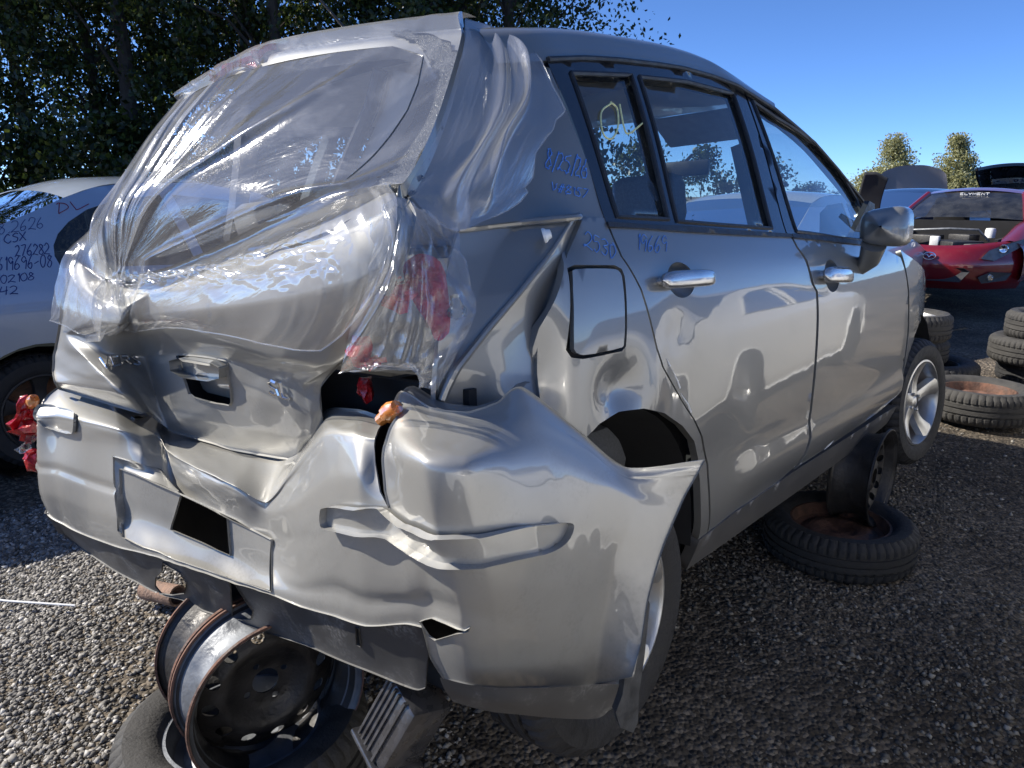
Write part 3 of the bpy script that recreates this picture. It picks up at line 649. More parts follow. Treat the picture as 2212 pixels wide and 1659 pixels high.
'CARM': [[0.65289,-0.75702,-0.02567,-0.38378],[0.75647,0.64993,0.0731,1.98015],[-0.03866,-0.06714,0.99699,0.29607],[0.0,0.0,0.0,1.0]],
}

# ================================================================ the wrecked silver hatchback
A = {k: np.array(v, float) for k, v in DATA.items() if k in ('BM', 'HT', 'FM', 'PL', 'QU', 'TB', 'F2', 'F3', 'LR', 'CARM')}
CARM = Matrix(DATA['CARM'])
car = empty('wrecked_hatchback', 'silver hatchback with smashed rear wrapped in clear plastic, propped on steel rims', 'car', None, CARM)

ZP = np.array([.05, .17, .24, .32, .42, .55, .66, .74, .82, .89, .95, 1.0, 1.05, 1.2, 1.35, 1.46])
YP = np.array([.74, .80, .828, .838, .845, .852, .855, .8545, .850, .840, .822, .795, .772, .712, .645, .590])


def _spline2():
    n = len(ZP)
    h = np.diff(ZP)
    a, r = np.eye(n), np.zeros(n)
    for i in range(1, n - 1):
        a[i, i - 1], a[i, i], a[i, i + 1] = h[i - 1], 2 * (h[i - 1] + h[i]), h[i]
        r[i] = 6 * ((YP[i + 1] - YP[i]) / h[i] - (YP[i] - YP[i - 1]) / h[i - 1])
    return np.linalg.solve(a, r)


M2 = _spline2()


def prof(z):
    z = np.clip(np.asarray(z, float), ZP[0], ZP[-1])
    i = np.clip(np.searchsorted(ZP, z) - 1, 0, len(ZP) - 2)
    h = ZP[i + 1] - ZP[i]
    a, b_ = (ZP[i + 1] - z) / h, (z - ZP[i]) / h
    return a * YP[i] + b_ * YP[i + 1] + ((a ** 3 - a) * M2[i] + (b_ ** 3 - b_) * M2[i + 1]) * h * h / 6


def side(x, z, off=0, dents=True):
    y = prof(z) - .018 * ((x - 1.1) / 1.2) ** 2
    y = y - np.where(x > 2.2, .11 * np.clip((x - 2.2) / 1.1, 0, 2) ** 2, 0) - np.where(x < -.1, .14 * np.clip((-.1 - x) / .5, 0, 2) ** 2, 0)
    y = y - np.where(z > 1.0, .03 * np.clip((x - 1.4) / .6, 0, 1.5) * np.clip((z - 1.0) / .1, 0, 1), 0)
    if dents:
        for a, b_, sx, sz, d in DATA['DENTS']:
            y = y - d * np.exp(-((x - a) / sx) ** 2 - ((z - b_) / sz) ** 2)
    return -(y + off)


def sidef(off=0, extra=None, dents=True, left=False):
    def f(P):
        x, z = P[:, 0], P[:, 1]
        y = side(x, z, off, dents)
        if extra is not None:
            y = y - extra(x, z)
        if left:
            y = -y
        return np.stack([x, y, z], 1)
    return f


def grow(poly, k):
    c = np.mean(poly, 0)
    return [(np.array(p) - c) * k + c for p in poly]


def ridge(v, c, w, h):
    return h * np.exp(-((v - c) / w) ** 2)


def door_shape(x, z):
    # moulded swell along the foot of the doors
    up = np.clip((z - .27) / .05, 0, 1) * np.clip((.42 - z) / .07, 0, 1)
    return .014 * up * up * (3 - 2 * up) * np.clip((x - .52) / .12, 0, 1)


def cup_loop(key, k=1.0):
    q = np.array(DATA[key])
    c, w, h = q.mean(0), np.linalg.norm(q[1] - q[0]), abs(q[0][2] - q[3][2])
    return [(c[0] + .27 * w * k * math.cos(a), c[2] + 1.75 * h * k * math.sin(a)) for a in np.linspace(0, 2 * math.pi, 33)[:-1]]


# ---- side panels (right)
rd = panel('rear_door', DATA['DOOR_R'], sidef(0, door_shape), SILVER, car, holes=[cup_loop('HAND_R')], step=.028, estep=.02)
fd = panel('front_door', DATA['DOOR_F'], sidef(0, door_shape), SILVER, car, holes=[cup_loop('HAND_F')], step=.035, estep=.02)
skirt_xz = DATA['SKIRT']
panel('sill_skirt', skirt_xz, sidef(.004), GREYP, car, step=.04, estep=.03, thick=.03)
panel('front_fender', DATA['FENDER'], sidef(0, None, True), SILVER, car, step=.05, estep=.03, thick=.02)
ql = panel('quarter_panel', DATA['QL'], sidef(0), SILVER, car, holes=[grow(DATA['FUELH'], 1.03)], step=.016, estep=.014, thick=.02)
panel('fuel_door', smooth_loop(DATA['FUEL'], 1), sidef(.001, lambda x, z: .8 * (side(x, z, 0, True) - side(x, z, 0, False)), True), SILVER, car, step=.03, estep=.02, thick=.012)
panel('fuel_recess', grow(DATA['FUELH'], 1.06), sidef(-.016), DARK, car, step=.05, estep=.04, thick=0)
# ---- windows
rdf = panel('door_frame', DATA['FRAME_RD'], sidef(.001, None, False), BLACKGL, rd, holes=[DATA['GLASS_Q'], DATA['GLASS_R']], step=.04, estep=.03, thick=.03)
fdf = panel('door_frame', DATA['FRAME_FD'], sidef(.001, None, False), BLACKGL, fd, holes=[DATA['GLASS_F']], step=.04, estep=.03, thick=.03)


panel('quarter_window', grow(DATA['GLASS_Q'], 1.03), sidef(-.008, None, False), GLASS, rd, step=.06, thick=0)
panel('window', grow(DATA['GLASS_R'], 1.02), sidef(-.008, None, False), GLASS, rd, step=.06, thick=0)
panel('window', grow(DATA['GLASS_F'], 1.02), sidef(-.008, None, False), GLASS, fd, step=.06, thick=0)
panel('belt_moulding', DATA['BELT_R'], sidef(.006, None, False), BLACKP, rd, step=.05, estep=.03, thick=.01)
panel('belt_moulding', DATA['BELT_F'], sidef(.006, None, False), BLACKP, fd, step=.05, estep=.03, thick=.01)


# rubber lips round the panes
def loop3(poly, off, dents=False):
    P = np.array(resample(poly, .03))
    return np.stack([P[:, 0], side(P[:, 0], P[:, 1], off, dents), P[:, 1]], 1)


for g, par in (('GLASS_Q', rd), ('GLASS_R', rd), ('GLASS_F', fd)):
    L = loop3(DATA[g], .001)
    MB().tube(list(L) + [L[0]], .006, 6).build('window_seal', BLACKP, par)


def handle(name, q, par):
    """pull handle: bar with rounded ends over a dished recess"""
    q = np.array(q)
    c, a = q.mean(0), (q[1] + q[2] - q[0] - q[3]) / 2
    L, hgt = np.linalg.norm(a), abs(q[0][2] - q[3][2])
    ax = a / np.linalg.norm(a)
    out = np.array([0, -1, .12])
    out /= np.linalg.norm(out)
    up = np.cross(ax, out)
    up = up if up[2] > 0 else -up
    mb = MB()
    n, m = 24, 14
    V = []
    for i in range(n + 1):
        t = i / n * 2 - 1
        w = (1 - abs(t) ** 7) ** .4
        lift = .030 - .010 * t * t
        for j in range(m):
            an = 2 * math.pi * j / m
            ce, se = math.cos(an), math.sin(an)
            p = c + ax * (t * L / 2) + up * (hgt * .85 * w * math.copysign(abs(se) ** .6, se)) + out * (lift + .014 * w * math.copysign(abs(ce) ** .7, ce))
            V.append(p)
    F = [(i * m + j, i * m + (j + 1) % m, (i + 1) * m + (j + 1) % m, (i + 1) * m + j) for i in range(n) for j in range(m)]
    mb.add(V, F)
    for t in (-.85, .85):
        p0 = c + ax * (t * L / 2)
        mb.tube([p0 - out * .02, p0 + out * .03], hgt * .36, 10)
    o = mb.build('handle', HANDMAT, par)
    # shadowed finger cup behind the bar
    V, F = [], []
    for i in range(9):
        r = i / 8
        for j in range(28):
            an = 2 * math.pi * j / 28
            p = c + ax * (math.cos(an) * r * L * .275) + np.array([0, 0, 1.0]) * (math.sin(an) * r * hgt * 1.79)
            y = side(np.array([p[0]]), np.array([p[2]]), 0)[0]
            V.append((p[0], y + .001 + .024 * (1 - r ** 3), p[2]))
    for i in range(8):
        for j in range(28):
            F.append((i * 28 + j, i * 28 + (j + 1) % 28, (i + 1) * 28 + (j + 1) % 28, (i + 1) * 28 + j))
    mesh('handle_cup', V, F, SILVER, par)
    return o


handle('handle', DATA['HAND_R'], rd)
handle('handle', DATA['HAND_F'], fd)

# ---- roof with its drip rail, windscreen pillars
DR = np.array(DATA['DRIP'])
rows = []
st = list(range(0, 8))
pre = np.array([[-.10, -.598, 1.345]])
DRR = np.concatenate([pre, DR[:8]], 0)
for x, y, z in DRR:
    k = np.clip((1.3 - x) / .4, 0, 1) * .5 + .5
    half = [(y, z), (y + .02, z + .035), (y + .075, z + .07 * k + .012), (y * .55, z + .105 * k), (y * .25, z + .12 * k), (0, z + .123 * k)]
    rows.append([(x + .03 * i * (x > 1.2), *p) for i, p in enumerate(half)] + [(x + .03 * i * (x > 1.2), -p[0], p[1]) for i, p in list(enumerate(half))[::-1][1:]])
roofG = np.array(rows)
roof = gridsurf('roof', roofG, SILVER, car, 6)
MB().tube([tuple(p + np.array([0, -.003, .003])) for p in DR], .006, 6).build('drip_rail', BLACKP, car)
for sgn in (1, -1):
    P = DR[7:]
    rowsA = [[(x, y * sgn, z) for x, y, z in P], [(x + .01, (y + .02) * sgn, z + .03) for x, y, z in P], [(x + .05, (y + .065) * sgn, z + .035) for x, y, z in P], [(x + .07, (y + .08) * sgn, z + .005) for x, y, z in P]]
    gridsurf('windscreen_pillar', np.array(rowsA), SILVER, car, 5)
wsG = np.array([[(x + .07, (y + .07) * q, z + .03 + .03 * (1 - q * q)) for q in (1, .6, .2, -.2, -.6, -1)] for x, y, z in DR[7:]])
gridsurf('windscreen', wsG, GLASS, car, 3)
# bonnet and nose
bn = []
for x, zc, hw, zs in ((2.08, 1.06, .70, .98), (2.4, 1.03, .74, .93), (2.8, .96, .73, .86), (3.15, .85, .70, .76), (3.33, .70, .66, .62), (3.4, .5, .64, .45), (3.36, .25, .62, .22)):
    bn.append([(x - .10 * abs(q) ** 3, q * hw, zs + (zc - zs) * (1 - abs(q) ** 2.5)) for q in (-1.05, -.8, -.4, 0, .4, .8, 1.05)])
gridsurf('bonnet', np.array(bn), SILVER, car, 4)

# ---- left side of the body, seen from inside through the glass
for nm, key, par in (('left_rear_door', 'DOOR_R', car), ('left_front_door', 'DOOR_F', car), ('left_fender', 'FENDER', car)):
    p_ = panel(nm, DATA[key], sidef(0, None, False, True), SILVER, car, step=.08, estep=.06, thick=.02)
    fr_ = {'DOOR_R': ('FRAME_RD', ['GLASS_Q', 'GLASS_R']), 'DOOR_F': ('FRAME_FD', ['GLASS_F'])}.get(key)
    if fr_:
        panel('door_frame', DATA[fr_[0]], sidef(.001, None, False, True), CLOTH, p_, holes=[DATA[h] for h in fr_[1]], step=.06, estep=.05, thick=.04)
        for h in fr_[1]:
            panel('window', grow(DATA[h], 1.02), sidef(-.01, None, False, True), GLASS, p_, step=.08, thick=0)
mb = MB()
mb.box((1.2, 0, .14), (2.6, 1.4, .06))
mb.box((-.22, 0, .46), (.03, 1.3, .5))
mb.box((.15, .70, .45), (1.1, .04, .6))
mb.box((.42, -.60, .42), (.04, .30, .55))
mb.box((.05, -.48, .42), (.8, .03, .6))
mb.box((2.55, -.50, .45), (1.2, .03, .7))
mb.box((2.2, 0, .5), (.04, 1.45, .75))
mb.box((2.9, 0, .5), (.04, 1.2, .55))
mb.build('underbody', DARK, car, False)

# ---- cabin
gl = roofG[1:-1, 1:-1].copy()
gl[..., 2] -= .045
gridsurf('headliner', gl, BEIGE, car, 3)


def seat(x, y, back=.14):
    o = MB()
    o.box((x + .28, y, .45), (.50, .48, .14), None, .05)
    o.box((x, y, .74), (back, .48, .56), Matrix.Rotation(math.radians(-14), 4, 'Y'), .06)
    o.build('seat', CLOTH, car)
    h = MB()
    h.box((x - .10, y, 1.12), (.09, .26, .17), Matrix.Rotation(math.radians(-10), 4, 'Y'), .04)
    h.tube([(x - .08, y - .05, 1.0), (x - .095, y - .05, 1.1)], .007, 6)
    h.tube([(x - .08, y + .05, 1.0), (x - .095, y + .05, 1.1)], .007, 6)
    h.build('headrest', CLOTH, car)


seat(1.0, -.36)
seat(1.0, .36)
o = MB()
o.box((.34, 0, .45), (.45, 1.25, .16), None, .05)
o.box((.06, 0, .74), (.14, 1.25, .52), Matrix.Rotation(math.radians(-16), 4, 'Y'), .05)
o.build('rear_seat', CLOTH, car)
for y in (-.36, .36):
    MB().box((-.06, y, 1.06), (.09, .26, .15), Matrix.Rotation(math.radians(-12), 4, 'Y'), .035).build('headrest', CLOTH, car)
o = MB()
o.box((2.0, 0, .88), (.45, 1.36, .25), None, .08)
o.box((1.75, .36, .97), (.16, .36, .08), None, .03)
o.build('dashboard', DARK, car)
R90 = Matrix.Rotation(math.radians(70), 4, 'Y')
o = MB()
o.lathe([(.175 + .016 * math.cos(a), .016 * math.sin(a)) for a in np.linspace(0, 2 * math.pi, 9)], 28, (1.62, .36, .93), R90)
o.box((1.62, .36, .93), (.03, .32, .05), R90)
o.box((1.63, .36, .92), (.06, .13, .1), R90, .02)
o.build('steering_wheel', BLACKP, car)
o = MB()
o.box(DATA['RVM'], (.03, .23, .065), Matrix.Rotation(.25, 4, 'Z'), .012)
o.tube([Vector(DATA['RVM']) + Vector((.03, .02, .02)), Vector(DATA['RVM']) + Vector((.12, .02, .07))], .008, 6)
o.build('interior_mirror', BLACKP, car)
for y in (-.33, .33):
    MB().box((1.33, y, 1.40), (.17, .34, .015), Matrix.Rotation(.5, 4, 'Y'), .006).build('sun_visor', BEIGE, car)
# seat belts
for y in (-.62, .62):
    s_ = math.copysign(1, y)
    MB().tube([(1.02, y * .98, 1.28), (1.02, y * 1.12, .95), (1.03, y * 1.2, .5)], .022, 4).build('seat_belt', DARK, car)

# ---- door mirror
mx, my, mz = DATA['MIRROR']
mx += .02
V, F = [], []
nn, mm = 14, 20
for i in range(nn + 1):
    t = i / nn
    w = max(1e-3, 1 - (1 - min(1, t / .6)) ** 3) ** .42
    for j in range(mm):
        a = 2 * math.pi * j / mm
        cy, cz = math.copysign(abs(math.cos(a)) ** .55, math.cos(a)), math.copysign(abs(math.sin(a)) ** .55, math.sin(a))
        V.append((mx - .055 + .11 * t, my + cy * .078 * w, mz + cz * .066 * w * (1 + .12 * cy * -1)))
for i in range(nn):
    for j in range(mm):
        F.append((i * mm + j, i * mm + (j + 1) % mm, (i + 1) * mm + (j + 1) % mm, (i + 1) * mm + j))
F.append(tuple(range(mm)))
dm = mesh('door_mirror', V, F, SILVER, car)
E = np.array(V[nn * mm:])
c0 = E.mean(0)
mesh('mirror_glass', np.concatenate([c0 + (E - c0) * .93 - [.012, 0, 0]]), [tuple(range(mm))], CHROME, dm, False)
MB().tube([(mx - .01, my + .03, mz - .06), (mx + .02, my + .05, mz - .11), (mx + .06, my + .10, mz - .15)], [.042, .036, .024], 12).build('mirror_stalk', SILVER, dm)
MB().prism([(1.66, .99), (1.98, .965), (1.93, 1.12), (1.86, 1.13)], .755, .775, Matrix(((1, 0, 0), (0, 0, -1), (0, 1, 0))).to_4x4()).build('mirror_sail', BLACKP, dm)

# ---- rear bumper: one big buckled moulding
BMG = A['BM']
nr, nc = BMG.shape[:2]


def bmf(off=0.0):
    def f(P):
        s, t = P[:, 0], P[:, 1]
        EV = lambda a, b_: evt(BMG, a, b_, .35)
        X = EV(s, t)
        h = 1e-3
        n = np.cross(EV(s + h, t) - X, EV(s, t + h) - X)
        n /= np.linalg.norm(n, axis=1)[:, None] + 1e-12
        sg = np.where((n * (np.array([-1.3, -1.65, .97]) - X)).sum(1) > 0, 1, -1)[:, None]
        n = n * sg
        # pressed-in groove under the left strip, swage on the lower right, small random dings
        d = -.006 * np.exp(-((t - 4.0) / .10) ** 2) * np.clip((5.2 - s) / 1, 0, 1) * np.clip(s / 1, 0, 1)
        d = d - .006 * np.exp(-((t - 5.55) / .16) ** 2) * np.clip((s - 10) / 2, 0, 1) * np.clip((18 - s) / 3, 0, 1)
        d = d + .0007 * vnoise(s * 1.7, t * 1.9) + .001 * vnoise(s * 4.1 + 9, t * 3.7) * np.clip((s - 4) / 2, 0, 1) * np.clip((12 - s) / 3, .3, 1)
        return X + n * (d[:, None] + off)
    return f


full = [(0, 0), (nc - 1, 0), (nc - 1, nr - 1), (15.2, nr - 1), (14.75, nr - 1.5), (14.6, nr - 2.0), (13.5, nr - 2.0), (0, nr - 2.0)]
bumper = panel('rear_bumper', full, bmf(), SILVER_LOW, car, holes=[DATA[k] for k in ('BM_plate', 'BM_gap', 'BM_tear', 'BM_hole_left')], step=.10, estep=.07, thick=.004)
val = [(0, nr - 2.03), (13.5, nr - 2.03), (14.5, nr - 2.03), (14.62, nr - 1.5), (14.3, nr - 1), (0, nr - 1)]
panel('lower_valance', val, bmf(-.006), VALANCE, bumper, holes=[DATA[k] for k in ('BM_notch1', 'BM_notch2', 'BM_slot')], step=.10, estep=.07, thick=.004)
# bright turned-in flange along the torn corner
sF = np.linspace(14.9, 19.05, 30)
X0 = bmf()(np.stack([sF, np.zeros(30)], 1))
X1 = X0 + np.array([.035, .012, .006])
fl = np.concatenate([X0 + [0, 0, .001], X0 * .5 + X1 * .5 + [0, 0, .004], X1])
mesh('bumper_flange', fl, [(r * 30 + i, r * 30 + i + 1, (r + 1) * 30 + i + 1, (r + 1) * 30 + i) for r in range(2) for i in range(29)], SILVER, bumper)
sl = panel('bumper_strip', smooth_loop(DATA['STR_L'], 1), bmf(.004), SILVER_LOW, bumper, step=.12, estep=.06, thick=.008)
sr = panel('bumper_strip', smooth_loop(DATA['STR_R'], 1), bmf(.006), SILVER_LOW, bumper, step=.12, estep=.06, thick=.014)


ORI = {}


def orient(G):
    """which way the patch normal looks: decided once per patch, towards the rear right"""
    k = id(G)
    if k not in ORI:
        n_, m_ = G.shape[:2]
        s, t = np.meshgrid(np.linspace(.2, m_ - 1.2, 12), np.linspace(.2, n_ - 1.2, 12))
        s, t = s.ravel(), t.ravel()
        X = ev(G, s, t)
        n = np.cross(ev(G, s + 1e-3, t) - X, ev(G, s, t + 1e-3) - X)
        n /= np.linalg.norm(n, axis=1)[:, None] + 1e-12
        ORI[k] = ((n * (np.array([-1.3, -1.65, .97]) - X)).sum(1)).sum()
    return ORI[k]


def gfun(G, off=0.0, noise=None):
    kk = .62 if G is A['HT'] else 0.0
    ev_ = (lambda g_, a, b_: evt(g_, a, b_, kk)) if kk else ev

    def f(P):
        X = ev_(G, P[:, 0], P[:, 1])
        h = 1e-3
        n = np.cross(ev_(G, P[:, 0] + h, P[:, 1]) - X, ev_(G, P[:, 0], P[:, 1] + h) - X)
        n /= np.linalg.norm(n, axis=1)[:, None] + 1e-12
        sg = 1 if orient(G) > 0 else -1
        d = off if noise is None else off + noise(P[:, 0], P[:, 1])
        return X + n * sg * (d[:, None] if hasattr(d, 'shape') else d)
    return f


def rect(G):
    n, m = G.shape[:2]
    return [(0, 0), (m - 1, 0), (m - 1, n - 1), (0, n - 1)]


panel('plate_recess', rect(A['PL']), gfun(A['PL']), SILVER_LOW, bumper, holes=[DATA['PL_hole']], step=.15, estep=.1, thick=.006)
gridsurf('recess_wall', np.array(DATA['WALL']), SILVER_LOW, bumper, 4)
# black sheet standing in for the dark inside the recess and behind every tear
mb = MB()
mb.box((-.36, -.1, .42), (.02, 1.3, .62))
mb.build('dark_backing', DARK, car, False)

# ---- tailgate below the glass
HTG = A['HT']
tn = lambda s, t: .0035 * vnoise(s * 1.5 + 3, t * 1.4) * np.clip((t - 3) / 1.2, 0.1, 1) + .0008 * vnoise(s * 4.3, t * 3.7 + 2) * np.clip((t - 3) / 1.2, 0, 1)
tail = panel('tailgate', rect(HTG), gfun(HTG, 0, tn), SILVER_T, car, holes=[DATA['HT_handle']], step=.07, estep=.07, thick=.006)
hp = np.array(DATA['HT_handle'])
panel('handle_recess', grow(hp, 1.03), gfun(HTG, -.035), SILVER, tail, step=.12, estep=.08, thick=0)
c = hp.mean(0)
topb = [(hp[:, 0].min() + .02, hp[:, 1].min() + .02), (hp[:, 0].max() - .05, hp[:, 1].min() + .03), (hp[:, 0].max() - .05, c[1] + .05), (hp[:, 0].min() + .1, c[1] - .02)]
panel('handle_bar', smooth_loop(topb, 1), gfun(HTG, -.004), SILVER, tail, step=.1, estep=.06, thick=.03)


# ---- stroke lettering (marker writing, badges)
FONT = {
    '0': [[(.5, 1), (.15, .8), (.1, .4), (.35, 0), (.7, .1), (.85, .5), (.75, .9), (.5, 1)]],
    '1': [[(.3, .8), (.5, 1), (.5, 0)]],
    '2': [[(.1, .8), (.4, 1), (.8, .85), (.75, .55), (.1, .05), (.25, .12), (.95, 0)]],
    '3': [[(.1, .9), (.5, 1), (.8, .8), (.4, .55), (.85, .3), (.5, 0), (.1, .1)]],
    '4': [[(.2, 1), (.1, .45), (.85, .5)], [(.7, 1), (.65, 0)]],
    '5': [[(.85, 1), (.25, .95), (.2, .6), (.6, .65), (.8, .35), (.55, 0), (.1, .08)]],
    '6': [[(.7, 1), (.25, .6), (.12, .2), (.45, 0), (.8, .2), (.6, .45), (.15, .3)]],
    '7': [[(.1, .95), (.85, 1), (.4, 0)]],
    '8': [[(.75, .85), (.4, 1), (.2, .75), (.8, .3), (.5, 0), (.15, .2), (.75, .75), (.75, .85)]],
    '9': [[(.8, .8), (.45, 1), (.15, .75), (.4, .5), (.8, .7), (.75, 0)]],
    '/': [[(.15, -.1), (.75, 1.1)]], '-': [[(.1, .4), (.7, .45)]], '.': [[(.3, 0), (.4, .05)]],
    '#': [[(.3, 0), (.45, 1)], [(.6, 0), (.75, 1)], [(.1, .35), (.9, .4)], [(.15, .65), (.95, .7)]],
    'V': [[(.05, 1), (.4, 0), (.85, 1)]], 'v': [[(.05, .6), (.4, 0), (.75, .6)]],
    'E': [[(.85, 1), (.15, 1), (.15, 0), (.85, 0)], [(.15, .5), (.7, .5)]],
    'R': [[(.15, 0), (.15, 1), (.75, 1), (.85, .75), (.7, .5), (.15, .5)], [(.5, .5), (.9, 0)]],
    'S': [[(.85, .9), (.5, 1), (.15, .8), (.35, .55), (.75, .42), (.8, .12), (.45, 0), (.1, .12)]],
    'A': [[(.02, 0), (.45, 1), (.9, 0)], [(.2, .35), (.72, .35)]],
    'L': [[(.2, 1), (.15, 0), (.85, .02)]],
    'C': [[(.85, .85), (.5, 1), (.15, .6), (.2, .15), (.55, 0), (.9, .15)]],
    'X': [[(.1, 1), (.85, 0)], [(.85, 1), (.1, 0)]],
    'D': [[(.25, 1), (.2, 0), (.3, .02), (.85, .4), (.7, .85), (.3, 1), (.1, .9)]],
    'O': [[(.45, 1), (.1, .7), (.15, .2), (.5, 0), (.85, .3), (.75, .85), (.45, 1)]],
    'l': [[(.1, 1), (.35, .35), (.6, .1), (1.3, .45)]],
    'M': [[(.08, 0), (.15, 1), (.5, .35), (.85, 1), (.92, 0)]], 'N': [[(.12, 0), (.12, 1), (.85, 0), (.85, 1)]],
    'Y': [[(.05, 1), (.45, .5), (.9, 1)], [(.45, .5), (.45, 0)]], 'T': [[(.05, 1), (.95, 1)], [(.5, 1), (.5, 0)]], 'I': [[(.5, 0), (.5, 1)]],
    'P': [[(.15, 0), (.15, 1), (.75, 1), (.85, .75), (.7, .5), (.15, .5)]], 'U': [[(.12, 1), (.15, .2), (.5, 0), (.85, .2), (.88, 1)]], ' ': [],
}


def write(name, text, fmap, mat, parent, r=.002, jit=.04, adv=1.0, sides=5):
    """fmap(a, b): a along the line in glyph widths, b in glyph heights -> point in 3D"""
    mb = MB()
    x = 0.0
    for k, ch in enumerate(text):
        for stroke in FONT.get(ch, []):
            P = np.array(stroke, float) + RNG.normal(0, jit, (len(stroke), 2)) if jit else np.array(stroke, float)
            if len(P) > 2 and jit:
                s_ = np.linspace(0, len(P) - 1, (len(P) - 1) * 5 + 1)
                i = np.clip(np.floor(s_).astype(int), 0, len(P) - 2)
                Pe = np.concatenate([[2 * P[0] - P[1]], P, [2 * P[-1] - P[-2]]])
                u = (s_ - i)[:, None]
                a, b_, c_, d = Pe[i], Pe[i + 1], Pe[i + 2], Pe[i + 3]
                P = .5 * (2 * b_ + (c_ - a) * u + (2 * a - 5 * b_ + 4 * c_ - d) * u * u + (3 * b_ - a - 3 * c_ + d) * u ** 3)
            mb.tube([fmap(x + p[0], p[1]) for p in P], r, sides)
        x += adv * (.55 if ch in '.1/' else 1)
    return mb.build(name, mat, parent)


def st_map(G, p0, ax, ay, off):
    p0, ax, ay = np.array(p0), np.array(ax), np.array(ay)

    def f(a, b_):
        q = p0 + ax * a + ay * b_
        return gfun(G, off, None)(np.array([q]))[0]
    return f


q = np.array(DATA['HT_letters'])
write('badge_letters', 'VERS', lambda a, b_: gfun(HTG, .006)((q[3] * (1 - a / 4) * (1 - b_) + q[2] * (a / 4) * (1 - b_) + q[0] * (1 - a / 4) * b_ + q[1] * (a / 4) * b_)[None])[0], CHROME, tail, .0035, 0)
q2 = np.array(DATA['HT_badge'])
write('badge_letters', 'SL', lambda a, b_: gfun(HTG, .008)((q2[3] * (1 - a / 2) * (1 - b_) + q2[2] * (a / 2) * (1 - b_) + q2[0] * (1 - a / 2) * b_ + q2[1] * (a / 2) * b_)[None])[0], CHROME, tail, .004, 0)

# ---- upper body behind the doors: pillar, lamp bay
qu = gridsurf('rear_pillar', A['QU'], SILVER, car, 8)
lb = panel('lamp_bay', rect(A['TB']), lambda P: evt(A['TB'], P[:, 0], P[:, 1], .7), SILVER, car, step=.07, estep=.07, thick=.01)
ce = ev(A['TB'], np.linspace(.02, 2.98, 30), np.zeros(30))
MB().tube(ce + [-.004, -.006, .004], .007, 8).build('lamp_bay_edge', SILVER, lb)
cd = evt(A['TB'], np.full(24, 2.0), np.linspace(.15, 5, 24), .7)
MB().tube(cd + [-.003, -.004, .002], [.003 + .006 * (i / 23) for i in range(24)], 8).build('lamp_bay_crease', SILVER, lb)

# ---- frame of the tailgate round the missing rear window, under the film
FMG = A['FM']
frame_hole = smooth_loop([(.45, 2.15), (1.6, 2.05), (3.2, 2.05), (4.62, 2.1), (4.72, 3), (4.62, 4), (4.45, 5.1), (3.4, 5.75), (2.2, 5.9), (1.0, 5.8), (.45, 5.0), (.35, 3.5)], 1)
panel('tailgate_frame', [(0, 1), (5, 1), (5, 6), (0, 6)], gfun(FMG, -.016), SILVER, car, holes=[frame_hole], step=.09, estep=.09, thick=.03)
panel('brake_light', DATA['BRAKE'], gfun(FMG, -.008), REDLENS, car, step=.1, thick=.015)
FRIT = simple('crazed_window_glass', (.012, .015, .016), .9, 160, .5, 260, rough=.5)
jag = [np.array(p) + (RNG.normal(0, .035, 2) if 7 < i else 0) for i, p in enumerate(resample(DATA['SHARD_R'], .1))]
n0 = len(jag)
panel('broken_rear_window', [p for p in jag], gfun(FMG, -.012), FRIT, car, step=.08, estep=.05, thick=.004)
# cabin trim seen through the rear opening
tp = np.array(DATA['TRIM_R'])
mesh('pillar_trim', tp, [tuple(range(len(tp)))], GREYTRIM, car, False)
MB().tube([tuple(p + np.array([-.02, .02, 0])) for p in tp[[0, 7, 6, 5]]], .018, 8).build('tailgate_seal', BLACKP, car)
MB().box((-.08, 0, .60), (.3, 1.2, .03)).build('load_floor', DARK, car, False)

# ---- broken lamp clusters
lamp = gridsurf('tail_lamp', A['LR'] if 'LR' in A else np.array(DATA['LR']), REDLENS, car, 6)
MB().tube(DATA['LAMPCORE'], [.022, .026, .022], 12).build('lamp_socket', simple('dark_red_plastic', (.10, .008, .012), .2, 30, rough=.3), lamp)
bl = DATA['BULB']
b1, b2 = np.array(bl[0]), np.array(bl[1])
MB().tube([b1, b1 * .6 + b2 * .4, b1 * .4 + b2 * .6, b1 * .15 + b2 * .85, b2], [.010, .011, .017, .016, .004], 12).build('bulb', CLEARP, lamp)


def shard(c, r, seed):
    g = np.random.default_rng(seed)
    mb = MB()
    for k in range(4):
        p = np.array(c) + g.normal(0, r * .5, 3)
        u, v = g.normal(0, 1, 3), g.normal(0, 1, 3)
        u /= np.linalg.norm(u)
        v -= u * (v @ u)
        v /= np.linalg.norm(v)
        n = np.cross(u, v)
        an = np.sort(g.uniform(0, 2 * math.pi, 5))
        rr = g.uniform(.5, 1.15, 5) * r
        top = [p + u * math.cos(a) * q_ + v * math.sin(a) * q_ for a, q_ in zip(an, rr)]
        vs = [t + n * .002 for t in top] + [t - n * .002 for t in top]
        mb.add(vs, [tuple(range(5)), tuple(range(9, 4, -1))] + [(i, (i + 1) % 5, 5 + (i + 1) % 5, 5 + i) for i in range(5)])
    return mb


